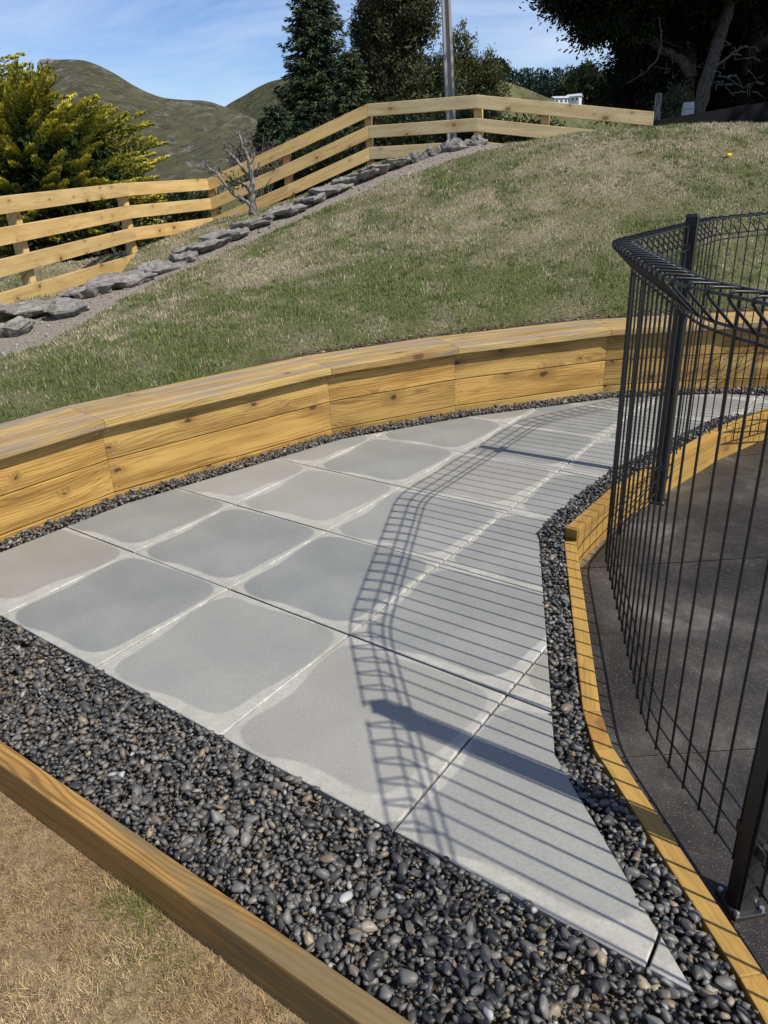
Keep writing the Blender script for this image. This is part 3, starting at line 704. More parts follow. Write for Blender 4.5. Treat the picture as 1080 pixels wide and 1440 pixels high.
for k, (px, py, Y, w, h) in enumerate(ST):
    p = at(px, py, Y); s_ = Y * 1.04 / FPX
    wx = w * s_; zt = lawn_z([p[0]], [p[1]])[0]
    rg = random.Random(100 + k); nseg = 11
    lump = k >= 17
    D_ = wx * rg.uniform(0.75, 0.95); th_ = (h * s_ * 0.8) if lump else rg.uniform(0.075, 0.11); wx *= 0.95; D_ *= 1.15
    bm = bmesh.new(); rad = [1 + rg.uniform(-0.26, 0.18) for _ in range(nseg)]; tilt = [rg.uniform(-0.04, 0.04) for _ in range(nseg)]
    rings = []
    prof = [(0.0, 0.62), (0.3, 0.78), (0.62, 0.95), (0.86, 1.0), (1.0, 0.985), (1.03, 0.55)] if not lump else [(0.0, 0.9), (0.35, 1.0), (0.7, 0.8), (1.0, 0.45), (1.05, 0.2)]
    for hz, rs in prof:
        rings.append([bm.verts.new((0.5 * wx * rad[q] * rs * math.cos(2 * math.pi * q / nseg) * (1 + rg.uniform(-0.07, 0.07)), 0.5 * D_ * rad[q] * rs * math.sin(2 * math.pi * q / nseg) * (1 + rg.uniform(-0.07, 0.07)), (hz - 0.5) * th_ + rg.uniform(-0.1, 0.1) * th_ + tilt[q] * hz * 0.4)) for q in range(nseg)])
    for r1, r2 in zip(rings[:-1], rings[1:]):
        for q in range(nseg): bm.faces.new((r1[q], r1[(q + 1) % nseg], r2[(q + 1) % nseg], r2[q]))
    bm.faces.new(rings[-1]); bm.faces.new(rings[0][::-1])
    bmesh.ops.triangulate(bm, faces=[f for f in bm.faces if len(f.verts) > 4])
    bmesh.ops.subdivide_edges(bm, edges=bm.edges[:], cuts=2, use_grid_fill=True)
    for v in bm.verts:
        v.normal_update(); j = (fbm(np.array([v.co.x * 45 + k]), np.array([v.co.y * 45 + v.co.z * 40]), 2, k + 50)[0] - 0.5) * 0.5 + fbm(np.array([v.co.x * 14 + k]), np.array([v.co.y * 14 + v.co.z * 11]), 3, k)[0] - 0.5; v.co += v.normal * j * (0.06 if not lump else 0.10)
    gr = (lawn_z([p[0] + 0.3], [p[1]])[0] - lawn_z([p[0] - 0.3], [p[1]])[0]) / 0.6
    mw = Matrix.Translation((p[0], p[1], zt + th_ * (0.30 if lump else 0.34))) @ Matrix.Rotation(-math.atan(gr) * 0.55 + rg.uniform(-0.07, 0.07), 4, 'Y') @ Matrix.Rotation(rg.uniform(-0.05, 0.12), 4, 'X') @ Matrix.Rotation(rg.uniform(-0.4, 0.4), 4, 'Z')
    kind = 'rough dark rock lump' if lump else 'flat broken grey stone slab'
    lab = f'{kind}, {ORD[k]} from the left in the stone row' if k < 20 else 'rough dark rock lump at the far top end of the stone row'
    tag(bm_obj('border_stone', bm, M_STONE, mw=mw), lab, 'stone', 'stones edging the top of the bank')

# ------------------------------------------------------------------ pool fence
TP = [np.array(p) for p in [(1.10, -1.25), (0.80, 0.95), (0.712, 1.59), (0.925, 2.705), (1.745, 3.83), (2.47, 4.205), (3.75, 4.70)]]
TOPZ, BOTZ, FZ, OUT = 1.19, -0.05, 1.112, 0.074
def round_path(P, r=0.10, n=5):
    out = [P[0]]
    for k in range(1, len(P) - 1):
        a, b, c = P[k - 1], P[k], P[k + 1]; u = (a - b) / np.linalg.norm(a - b); w = (c - b) / np.linalg.norm(c - b); s = min(r, 0.4 * np.linalg.norm(a - b), 0.4 * np.linalg.norm(c - b))
        for t in np.linspace(0, 1, n): out.append((1 - t) ** 2 * (b + u * s) + 2 * t * (1 - t) * b + t * t * (b + w * s))
    out.append(P[-1]); return np.array(out)
CURVE = round_path(TP); SEG = np.linalg.norm(np.diff(CURVE, axis=0), axis=1); ARC = np.r_[0, np.cumsum(SEG)]
def on_curve(s):
    k = min(max(int(np.searchsorted(ARC, s) - 1), 0), len(SEG) - 1); t = (s - ARC[k]) / SEG[k]
    p = CURVE[k] * (1 - t) + CURVE[k + 1] * t; d = (CURVE[k + 1] - CURVE[k]) / SEG[k]; return p, d
def arc_at(pt):
    ss = np.linspace(0, ARC[-1], 4000); P = np.array([on_curve(s)[0] for s in ss]); return ss[np.argmin(np.linalg.norm(P - pt, axis=1))]
s0, s2 = arc_at((0.776, 1.125)), arc_at((1.39, 3.40))
PS = [s0 - (s2 - s0), s0, s2, min(s2 + 2.3, ARC[-1] - 0.03)]
pf = empty('pool_fence', (0.776, 1.125, CONC_Z)); tag(pf, 'black welded wire pool fence with rolled top curving round the concrete', 'fence')
WR = 0.0034
bar_v, bar_f = tube(np.array([(0, 0, BOTZ - 0.004), (0, 0, 0.5), (0, 0, TOPZ - 0.012), (0, 0.004, TOPZ - 0.003), (0, 0.014, TOPZ), (0, OUT - 0.012, TOPZ + 0.004), (0, OUT - 0.002, TOPZ + 0.001), (0, OUT, TOPZ - 0.008), (0, OUT - 0.008, TOPZ - 0.018), (0, 0.002, FZ - 0.004)]), WR, 6)
bar_me = mesh_data('bar', bar_v, bar_f, True); bar_me.materials.append(M_STEEL)
for a_, b_ in zip(PS[:-1], PS[1:]):
    sA, sB = a_ + 0.03, b_ - 0.03
    ss = np.unique(np.r_[np.linspace(sA, sB, 40), ARC[(ARC > sA) & (ARC < sB)]])
    pan = None
    for off, z_, rr_ in ((0.0, TOPZ - 0.002, 0.0036), (OUT - 0.004, TOPZ - 0.004, 0.0036), (0.006, FZ, 0.0036), (-0.006, FZ - 0.022, 0.0036), (-0.006, BOTZ, 0.0040), (-0.006, BOTZ + 0.07, 0.0031), (-0.006, BOTZ + 0.14, 0.0031)):
        pts = []
        for s in ss:
            p, d = on_curve(s); n = np.array([-d[1], d[0]]); pts.append((*(p + n * off), z_))
        if pan is None: pan = MB().tube(pts, rr_, 6).build('top_rail', M_STEEL, pf, smooth=True)
        else: MB().tube(pts, rr_, 6).build('rail_wire', M_STEEL, pan, smooth=True)
    nb = int(round((sB - sA - 0.04) / 0.0735))
    for s in np.linspace(sA + 0.02, sB - 0.02, nb + 1):
        p, d = on_curve(s)
        link(bpy.data.objects.new('bar', bar_me), pan, Matrix.Translation((p[0], p[1], 0)) @ Matrix.Rotation(math.atan2(d[1], d[0]), 4, 'Z'))
for s in PS:
    p, d = on_curve(s); rz = math.atan2(d[1], d[0])
    mw = Matrix.Translation((p[0], p[1], 0)) @ Matrix.Rotation(rz, 4, 'Z')
    bm = bmesh.new(); bmesh.ops.create_cube(bm, size=1.0)
    for v in bm.verts: v.co = Vector((v.co.x * 0.05, v.co.y * 0.05, (CONC_Z + 1.225) / 2 + v.co.z * (1.225 - CONC_Z)))
    bmesh.ops.bevel(bm, geom=[e for e in bm.edges if abs(e.verts[0].co.z - e.verts[1].co.z) > 0.5], offset=0.006, segments=2, affect='EDGES')
    po = bm_obj('post', bm, M_STEEL, pf, mw)
    bm = bmesh.new(); bmesh.ops.create_cube(bm, size=1.0)
    for v in bm.verts: k_ = 0.8 if v.co.z > 0 else 1.0; v.co = Vector((v.co.x * 0.054 * k_, v.co.y * 0.054 * k_, 1.231 + v.co.z * 0.012))
    bm_obj('post_cap', bm, M_STEEL, po, mw)
    bm = bmesh.new(); bmesh.ops.create_cube(bm, size=1.0)
    for v in bm.verts: v.co = Vector((v.co.x * 0.08, v.co.y * 0.08, CONC_Z + 0.006 + v.co.z * 0.010))
    bmesh.ops.bevel(bm, geom=bm.edges[:], offset=0.002, segments=1, affect='EDGES')
    bp = bm_obj('base_plate', bm, M_STEEL, po, mw)
    for sx in (-1, 1):
        for sy in (-1, 1):
            bm = bmesh.new(); bmesh.ops.create_cone(bm, cap_ends=True, segments=6, radius1=0.007, radius2=0.006, depth=0.008)
            bm_obj('bolt', bm, M_SCREW, po, mw @ Matrix.Translation((sx * 0.031, sy * 0.031, CONC_Z + 0.015)))
    for zc in (0.06, 1.10):                                          # panel clamps
        for sx in (-1, 1):
            mb = MB().box((sx * 0.036, 0, zc), (0.026, 0.022, 0.03)); mb.build('clamp', M_STEEL, po, mw=mw)

# ================================================================== PEBBLES
def pebble_variants(n, sub):
    out = []
    for k in range(n):
        bm = bmesh.new(); bmesh.ops.create_icosphere(bm, subdivisions=sub, radius=1.0); rg = random.Random(300 + k)
        ex = rg.uniform(0.58, 0.95); ez = rg.uniform(0.26, 0.5); V = []
        ph = [rg.uniform(0, 6.3) for _ in range(6)]
        pl = [(np.array([rg.gauss(0, 1), rg.gauss(0, 1), rg.gauss(0, 0.6)]), rg.uniform(0.42, 0.75)) for _ in range(7)]
        for v in bm.verts:
            c = np.array(v.co)
            c = c * (1 + 0.10 * math.sin(2.1 * c[0] + ph[0]) * math.sin(2.3 * c[1] + ph[1]) + 0.07 * math.sin(3.3 * c[2] + 2.6 * c[0] + ph[2]))
            for nn, dd_ in pl:
                q = nn / np.linalg.norm(nn); e = c @ q
                if e > dd_: c = c - q * (e - dd_) * 0.9
            V.append(c * np.array([1, ex, ez]))
        bm.verts.index_update(); F = [[v.index for v in f.verts] for f in bm.faces]; bm.free(); out.append((np.array(V), np.array(F)))
    return out
PVAR = pebble_variants(8, 1); PVAR2 = pebble_variants(8, 2)
def darts(n, dmin, polys_ok, x0, x1, y0, y1):
    cell = dmin / 1.414; occ = {}; out = []
    X = RNG.uniform(x0, x1, n); Y = RNG.uniform(y0, y1, n); okm = polys_ok(X, Y)
    for x, y in zip(X[okm], Y[okm]):
        i, j = int(math.floor(x / cell)), int(math.floor(y / cell)); good = True
        for di in (-2, -1, 0, 1, 2):
            for dj in (-2, -1, 0, 1, 2):
                q = occ.get((i + di, j + dj))
                if q is not None and (q[0] - x) ** 2 + (q[1] - y) ** 2 < dmin * dmin: good = False; break
            if not good: break
        if good: occ[(i, j)] = (x, y); out.append((x, y))
    return np.array(out)
PAV_IN = PAVED
def gravel_ok(m_out=0.012, m_pav=0.007, exclude_left=True):
    def fn(X, Y):
        o = in_poly(X, Y, OUTER) & ~in_poly(X, Y, PAVED)
        o &= seg_dist(X, Y, PAVED + [PAVED[0]]) > m_pav
        o &= seg_dist(X, Y, list(TIN)) > m_out
        o &= seg_dist(X, Y, EDGE + EDGE2) > m_out
        o &= seg_dist(X, Y, WALL) > m_out
        P = np.stack([X, Y, np.zeros_like(X)], 1); uvp, dep = project(P)
        o &= (dep > 0.3) & (uvp[:, 0] > -70) & (uvp[:, 0] < 1150) & (uvp[:, 1] < 1540)
        return o
    return fn
layers = [(0.0135, -0.030, 0.0122, 260000, 0.010), (0.0135, -0.018, 0.0122, 260000, 0.010), (0.0142, -0.0070, 0.0124, 420000, 0.011), (0.027, 0.0, 0.0140, 60000, 0.013)]
pe = []
for li, (dm, zc, sz, n, mg) in enumerate(layers):
    P = darts(n, dm, gravel_ok(mg, 0.003), -2.3, 3.2, 0.1, 5.0)
    # thin spots where the soil shows in the front bed
    if li in (2, 3):
        keep = fbm(P[:, 0] * 3.1 + 7, P[:, 1] * 3.1, 3, 61) < (0.78 if li == 2 else 0.66); P = P[keep]
    if li == 1: P = P[fbm(P[:, 0] * 3.1 + 7, P[:, 1] * 3.1, 3, 61) < 0.85]
    s_ = sz * np.exp(RNG.normal(0, 0.30, len(P))); pe.append(np.c_[P, zc + RNG.normal(0, 0.0022, len(P)), s_])
pe = np.vstack(pe)
# along the wall the strip is heaped a little higher than the paving
wd_ = seg_dist(pe[:, 0], pe[:, 1], WALL); pe[:, 2] += np.where(wd_ < 0.13, 0.020, 0.0)
ed_ = seg_dist(pe[:, 0], pe[:, 1], EDGE2); pe[:, 2] += np.where(ed_ < 0.12, 0.016, 0.0)
npb = len(pe); rot = RNG.uniform(0, 6.283, npb); tx = RNG.normal(0, 0.42, npb); ty = RNG.normal(0, 0.42, npb); var = RNG.integers(0, 8, npb)
rndc = RNG.uniform(0, 1, npb)
uvp, dep = project(pe[:, :3]); vis = (uvp[:, 0] > 0) & (uvp[:, 0] < 1080) & (uvp[:, 1] > 0) & (uvp[:, 1] < 1440) & (pe[:, 2] > -0.028)
score = np.where(vis, pe[:, 3] / dep, 0); top300 = np.argsort(-score)[:300]; is_top = np.zeros(npb, bool); is_top[top300] = True
def rotm(k):
    ca, sa = math.cos(rot[k]), math.sin(rot[k]); cx, sx = math.cos(tx[k]), math.sin(tx[k]); cy, sy = math.cos(ty[k]), math.sin(ty[k])
    return np.array([[ca, -sa, 0], [sa, ca, 0], [0, 0, 1]]) @ np.array([[1, 0, 0], [0, cx, -sx], [0, sx, cx]]) @ np.array([[cy, 0, sy], [0, 1, 0], [-sy, 0, cy]])
PM = []
for v, f in PVAR2:
    me = mesh_data('pebble', v, f, True); me.materials.append(M_PEB_O); PM.append(me)
VV, FF, CC = [], [], []; off = 0
for k in range(npb):
    R3 = rotm(k)
    if is_top[k]:
        mw = Matrix([[*(R3[r] * pe[k, 3]), pe[k, r]] for r in range(3)] + [[0, 0, 0, 1]])
        link(bpy.data.objects.new('pebble', PM[var[k]]), bed, mw)
    else:
        v, f = PVAR[var[k]]; VV.append(v @ R3.T * pe[k, 3] + pe[k, :3]); FF.append(f + off); off += len(v); CC.append(np.full(len(v), rndc[k]))
CC = np.concatenate(CC)
pm = mobj('pebble_mass', np.vstack(VV), np.vstack(FF), M_PEB_M, bed, smooth=True, col=np.repeat(CC[:, None], 3, 1)); tag(pm, kind='stuff')

# ================================================================== GRASS
def blades(x, y, z, h, w, col, lean=0.5, seg=1, name='grass', mat=None, flat=0.0):
    n = len(x); a = RNG.uniform(0, 2 * math.pi, n); l = np.abs(RNG.normal(0, lean, n)) + flat; b = a + RNG.normal(math.pi / 2, 0.4, n)
    base = np.stack([x, y, z], 1); side = np.stack([np.cos(b), np.sin(b), np.zeros(n)], 1) * (w / 2)[:, None]
    dirn = np.stack([np.cos(a) * np.sin(l), np.sin(a) * np.sin(l), np.cos(l)], 1)
    tip = base + dirn * h[:, None]
    if seg == 1:
        V = np.stack([base - side, base + side, tip], 1).reshape(-1, 3); F = np.arange(3 * n).reshape(n, 3)
        C = np.stack([col * 0.85, col * 0.85, col * 1.1], 1).reshape(-1, 3)
    else:
        l2 = np.clip(l * 0.5, 0, 1.4); d2 = np.stack([np.cos(a) * np.sin(l2), np.sin(a) * np.sin(l2), np.cos(l2)], 1)
        mid = base + d2 * (h * 0.55)[:, None]
        V = np.stack([base - side, base + side, mid + side * 0.8, mid - side * 0.8, tip], 1).reshape(-1, 3); o = np.arange(n)[:, None] * 5
        F = np.vstack([o + np.array([0, 1, 2]), o + np.array([0, 2, 3]), o + np.array([3, 2, 4])])
        C = np.stack([col * 0.9, col * 0.9, col, col, col * 1.1], 1).reshape(-1, 3)
    return V, F, C
# mown bank
n = 420000
x = RNG.uniform(-6, 8.0, n); y = RNG.uniform(2.2, 13.0, n)
P3 = np.stack([x, y, np.full(n, 1.0)], 1); uvp, dep = project(P3)
keep = behind_wall(x, y, CAPD + 0.03) & (uvp[:, 0] > -260) & (uvp[:, 0] < 1300)
keep &= RNG.uniform(0, 1, n) < np.clip(6.5 / y, 0.35, 1.0)
keep &= ~in_dust(x, y, -0.02) | (RNG.uniform(0, 1, n) < 0.02)
x, y = x[keep], y[keep]
wd_ = seg_dist(x, y, WALL); soil = (wd_ < CAPD + 0.11 + 0.05 * fbm(x * 4, y * 4, 2, 77)) & (x > -0.75) & (RNG.uniform(0, 1, len(x)) < 0.85); x, y = x[~soil], y[~soil]
n = len(x); z = lawn_z(x, y); dr = dryness(x, y); tuft = fbm(x * 5.0, y * 5.0, 2, 88)
isdry = RNG.uniform(0, 1, n) < np.clip(dr * 1.15 - 0.1, 0.04, 0.95)
green = np.array([0.185, 0.225, 0.070]) * (0.5 + 0.7 * RNG.uniform(0, 1, (n, 1))) + RNG.uniform(0, 0.03, (n, 1)) * np.array([1, 0.6, 0.1])
straw = np.array([0.53, 0.465, 0.31]) * (0.5 + 0.6 * RNG.uniform(0, 1, (n, 1)))
col = np.where(isdry[:, None], straw, green)
lush = np.clip((tuft - 0.45) * 3, 0, 1) * (1 - dr)
h = (0.018 + 0.024 * RNG.uniform(0, 1, n)) * (0.75 + 0.9 * lush); w = 0.0042 + 0.0005 * y + 0.002 * RNG.uniform(0, 1, n)
V, F, C = blades(x, y, z - 0.003, h, w, col, 0.6)
# coarser tufts standing in the turf
nt = 15000; tx_ = RNG.uniform(-5.5, 7.5, nt); ty_ = 3.0 + 8.5 * RNG.uniform(0, 1, nt) ** 0.8
kp = behind_wall(tx_, ty_, CAPD + 0.10) & ~in_dust(tx_, ty_, 0.0); tx_, ty_ = tx_[kp], ty_[kp]; nt = len(tx_)
kp = fbm(tx_ * 2.2, ty_ * 2.2, 3, 144) > 0.42; tx_, ty_ = tx_[kp], ty_[kp]; nt = len(tx_); nbl = 16
td = dryness(tx_, ty_); tdry = RNG.uniform(0, 1, nt) < np.clip(td * 1.2 - 0.15, 0.03, 0.9); tone = RNG.uniform(0.6, 1.35, nt); rad_ = RNG.uniform(0.012, 0.045, nt)
bx = np.repeat(tx_, nbl) + RNG.normal(0, 1, nt * nbl) * np.repeat(rad_, nbl); by = np.repeat(ty_, nbl) + RNG.normal(0, 1, nt * nbl) * np.repeat(rad_, nbl)
bc = np.where(np.repeat(tdry, nbl)[:, None], np.array([0.46, 0.40, 0.265]), np.array([0.14, 0.19, 0.055])) * np.repeat(tone, nbl)[:, None] * RNG.uniform(0.75, 1.25, (nt * nbl, 1))
V2, F2, C2 = blades(bx, by, lawn_z(bx, by) - 0.004, RNG.uniform(0.022, 0.045, nt * nbl) * np.repeat(RNG.uniform(0.6, 1.25, nt), nbl), 0.004 + 0.0006 * by, bc, 0.65)
F = np.vstack([F, F2 + len(V)]); V = np.vstack([V, V2]); C = np.vstack([C, C2])
g = mobj('lawn_grass', V, F, M_BLADE, col=C); tag(g, 'short mixed green and straw grass covering the bank', 'grass', kind='stuff')
# parched turf in front
n = 300000
x = RNG.uniform(-1.9, 0.5, n); y = RNG.uniform(0.2, 2.3, n)
sd = (x - TIN[0][0]) * TN[0] + (y - TIN[0][1]) * TN[1]
uvp, dep = project(np.stack([x, y, np.full(n, DRY_Z)], 1))
keep = (sd < -0.058) & (uvp[:, 0] > -60) & (uvp[:, 1] < 1520) & (uvp[:, 0] < 700)
x, y, sd = x[keep], y[keep], sd[keep]; n = len(x)
gr = fbm(x * 5, y * 5, 3, 121); edgeg = np.exp(-(((sd + 0.10) / 0.06) ** 2)) * 0.28
patch = np.exp(-(((x + 0.62) / 0.10) ** 2 + ((y - 1.19) / 0.05) ** 2)) * 0.9
pg = np.clip((gr - 0.52) * 1.5, 0, 0.5) * 0.55 + edgeg * (gr > 0.45) + patch
isg = RNG.uniform(0, 1, n) < pg
pale = np.clip((fbm(x * 3.2 + 4, y * 3.2, 4, 131)[:, None] - 0.5) * 2.2 + 0.30 + 0.55 * np.clip((-0.45 - x[:, None]) * 1.2, 0, 0.6) + 0.5 * np.clip((1.15 - y[:, None]) * 1.2, 0, 0.5), 0, 1)
straw = (np.array([0.40, 0.255, 0.09]) * (1 - pale) + np.array([0.70, 0.54, 0.30]) * pale) * (0.5 + 0.75 * RNG.uniform(0, 1, (n, 1)))
green = np.array([0.20, 0.20, 0.055]) * (0.6 + 0.7 * RNG.uniform(0, 1, (n, 1)))
brown = RNG.uniform(0, 1, (n, 1)) < 0.28
col = np.where(isg[:, None], green, np.where(brown, np.array([0.16, 0.10, 0.05]), straw))
V, F, C = blades(x, y, np.full(n, DRY_Z - 0.002) + 0.012 * (fbm(x * 14, y * 14, 2, 5) - 0.4), (0.010 + 0.017 * RNG.uniform(0, 1, n)) * (1 + 0.5 * isg), 0.0011 + 0.0009 * RNG.uniform(0, 1, n), col, 0.55, seg=1, flat=0.55)
g = mobj('dry_grass', V, F, M_BLADE, col=C); tag(g, 'dry straw coloured turf with a few green blades', 'grass', kind='stuff')
# crumbs of soil and dead leaves between the cap and the bank
n = 900; s = RNG.uniform(0, 1, n); wbk = offset_poly(WALL, CAPD + 0.07); V, F, C = [], [], []; off = 0
for k in range(n):
    seg = RNG.integers(2, 6); t = RNG.uniform(); p = wbk[seg] * (1 - t) + wbk[seg + 1] * t + RNG.normal(0, 0.028, 2)
    if p[0] < -0.7: continue
    zz = lawn_z([p[0]], [p[1]])[0]; sz = 0.008 * math.exp(RNG.normal(0, 0.4)); v, f = PVAR[k % 8]
    V.append(v * sz + np.array([p[0], p[1], zz + 0.004])); F.append(f + off); off += len(v)
    C.append(np.tile(np.array([0.07, 0.052, 0.035]) if RNG.uniform() < 0.75 else np.array([0.32, 0.25, 0.14]), (len(v), 1)))
g = mobj('soil_crumbs', np.vstack(V), np.vstack(F), m_blade('crumb', 0.9, 0), col=np.vstack(C)); tag(g, 'dark soil crumbs along the back of the wall cap', 'soil', kind='stuff')

# ================================================================== TREES AND PLANTS
def unit(a): return a / (np.linalg.norm(a, axis=-1, keepdims=True) + 1e-9)
def leaf_quads(P, A, L, Wd, C):
    n = len(P); r = RNG.normal(0, 1, (n, 3)); side = unit(np.cross(A, r)) * (np.asarray(Wd) / 2).reshape(-1, 1); L = np.asarray(L).reshape(-1, 1)
    V = np.stack([P, P + A * L * 0.45 + side, P + A * L, P + A * L * 0.45 - side], 1).reshape(-1, 3)
    F = np.arange(4 * n).reshape(n, 4); return V, F, np.repeat(C, 4, 0)
class Leaves:
    def __init__(s): s.p = []; s.a = []; s.l = []; s.w = []; s.c = []
    def add(s, P, A, L, Wd, C):
        n = len(P); s.p.append(P); s.a.append(unit(A)); s.l.append(np.broadcast_to(L, (n,))); s.w.append(np.broadcast_to(Wd, (n,))); s.c.append(np.broadcast_to(C, (n, 3)))
    def build(s, name, mat, parent):
        V, F, C = leaf_quads(np.vstack(s.p), np.vstack(s.a), np.concatenate(s.l), np.concatenate(s.w), np.vstack(s.c))
        return mobj(name, V, F, mat, parent, col=C)
def jit(c, n, a=0.3): return np.asarray(c) * (1 - a + 2 * a * RNG.uniform(0, 1, (n, 1)))
def tree_root(name, loc, label, cat, group=None):
    o = empty(name, loc); tag(o, label, cat, group); return o

# --- golden cypresses behind the fence
def golden(center, rx, ry, rz, npl, label, seed):
    root = tree_root('golden_cypress', (center[0], center[1], center[2] - rz * 1.2), label, 'tree', 'golden cypresses beyond the fence')
    pth = smooth_path([(center[0], center[1], center[2] - rz * 1.3), (center[0] + 0.05, center[1], center[2] - rz * 0.3), (center[0], center[1], center[2] + rz * 0.7)])
    MB().tube(pth, np.linspace(0.13, 0.02, len(pth)), 7).build('trunk', M_BARK, root)
    lv = Leaves()
    for k in range(npl):
        d = unit(RNG.normal(0, 1, 3)); d[2] = d[2] * 0.9 + 0.05; d = unit(d)
        rho = RNG.uniform(0.45, 1.0) ** 0.6; q = np.array(center) + d * np.array([rx, ry, rz]) * rho * (0.86 + 0.28 * vnoise(np.array([d[0] * 2.3 + seed]), np.array([d[2] * 2.3 + d[1]]), seed)[0])
        ax = unit(np.array([d[0] * 0.8 + 0.5, d[1] * 0.8 - 0.25, 0.20 + 0.18 * d[2]]) + RNG.normal(0, 0.13, 3))
        ln = RNG.uniform(0.45, 0.95); m_ = 210; t = RNG.uniform(0, 1, m_) ** 0.8
        rad = unit(np.cross(ax, RNG.normal(0, 1, (m_, 3)))); rad[:, 2] *= 0.55
        rr_ = (0.095 * (1 - t) ** 0.6 + 0.012)
        p = q + ax * (ln * (t - 0.5))[:, None] + rad * rr_[:, None] * RNG.uniform(0.3, 1, (m_, 1))
        g_ = (np.clip((t - 0.2) / 0.7, 0, 1) ** 1.1 * np.clip(0.65 + rad[:, 2] * 1.2, 0.15, 1) * np.clip((rho - 0.62) / 0.16, 0, 1) * RNG.uniform(0.6, 1.0))[:, None]
        c = jit((0.10, 0.13, 0.026), m_, 0.3) * (1 - g_) + jit((0.88, 0.75, 0.11), m_, 0.15) * g_
        lv.add(p, ax * 1.0 + rad * 0.4 + np.array([0, 0, 0.15]), RNG.uniform(0.04, 0.07, m_), 0.024, c)
    m_ = 9000; u = unit(RNG.normal(0, 1, (m_, 3))) * (RNG.uniform(0, 1, (m_, 1)) ** 0.4) * 0.74
    lv.add(np.array(center) + u * np.array([rx, ry, rz]), RNG.normal(0, 1, (m_, 3)), 0.15, 0.055, jit((0.026, 0.04, 0.012), m_))
    lv.build('crown', M_NEEDLE, root)
golden(at(84, 268, 11.9), 1.30, 1.3, 1.40, 560, 'golden tipped cypress spreading right above the left of the fence', 2)
golden(at(-62, 225, 12.4), 1.2, 1.4, 1.75, 420, 'tall golden tipped cypress cut by the left edge', 6)

# --- spruce type conifers
def spruce(base, top, half, label, c0, nb=330, leaf=0.15, name='conifer', lift=0.0, droop=0.35, group='dark conifers beyond the fence', per=150):
    base = np.array(base); top = np.array(top); H = top[2] - base[2]
    root = tree_root(name, tuple(base), label, 'tree', group)
    MB().tube([base, base + (top - base) * 0.5, top], [0.02 * H + 0.03, 0.012 * H + 0.02, 0.012], 7).build('trunk', M_BARK, root)
    lv = Leaves(); wood_ = MB()
    for k in range(nb):
        u = (k + RNG.uniform()) / nb; u = 0.02 + 0.98 * u; a = k * 2.399 + RNG.uniform(-0.5, 0.5)
        Lb = half * (1 - u) ** 0.62 * RNG.uniform(0.62, 1.15) + 0.12
        s = base + (top - base) * u; d = np.array([math.cos(a), math.sin(a), 0]); m_ = max(18, int(per * Lb / half + 10)); t = RNG.uniform(0.12, 1, m_)
        sd_ = np.array([-d[1], d[0], 0]); sg = RNG.choice([-1, 1], m_)
        zz = Lb * (lift * t - droop * t + 0.55 * droop * t * t)
        lat = sg * RNG.uniform(0, 1, m_) * 0.30 * Lb * (1.05 - t) ** 0.7
        p = s + d * (Lb * t)[:, None] + sd_ * lat[:, None] + np.stack([np.zeros(m_), np.zeros(m_), zz - 0.3 * np.abs(lat) + RNG.normal(0, 0.03, m_)], 1)
        A = d * 0.75 + sd_ * (sg * 0.6)[:, None] + np.array([0, 0, -0.35 + lift]) + RNG.normal(0, 0.25, (m_, 3))
        tipc = np.clip(t - 0.5, 0, 0.5)[:, None]
        lv.add(p, A, leaf * RNG.uniform(0.6, 1.2, m_), leaf * 0.26, jit(c0, m_, 0.35) * (1 + 0.9 * tipc))
        if k % 4 == 0: wood_.tube([s, s + d * Lb * 0.5 + np.array([0, 0, (lift * 0.5 - droop * 0.36) * Lb]), s + d * Lb * 0.95 + np.array([0, 0, (lift - 0.45 * droop) * Lb])], [0.035, 0.02, 0.008], 4)
    lv.build('crown', M_NEEDLE, root); wood_.build('branches', M_BARK, root)
spruce(at(452, 330, 24), at(438, -75, 24.3), 1.72, 'dark green spruce with drooping boughs left of the pole', (0.042, 0.058, 0.026), nb=470, per=190)
spruce(at(497, 320, 22.0), at(492, 70, 22.2), 1.15, 'smaller dark conifer tucked between the two tall trees', (0.046, 0.062, 0.028), nb=260)
spruce(at(398, 300, 17.5), at(384, 150, 17.5), 0.78, 'young dark conifer behind the climbing rails', (0.035, 0.052, 0.026), nb=200, leaf=0.15)
spruce(at(430, 300, 16.0), at(420, 172, 16.0), 0.75, 'low bushy conifer under the spruce', (0.034, 0.05, 0.024), nb=190, leaf=0.15)

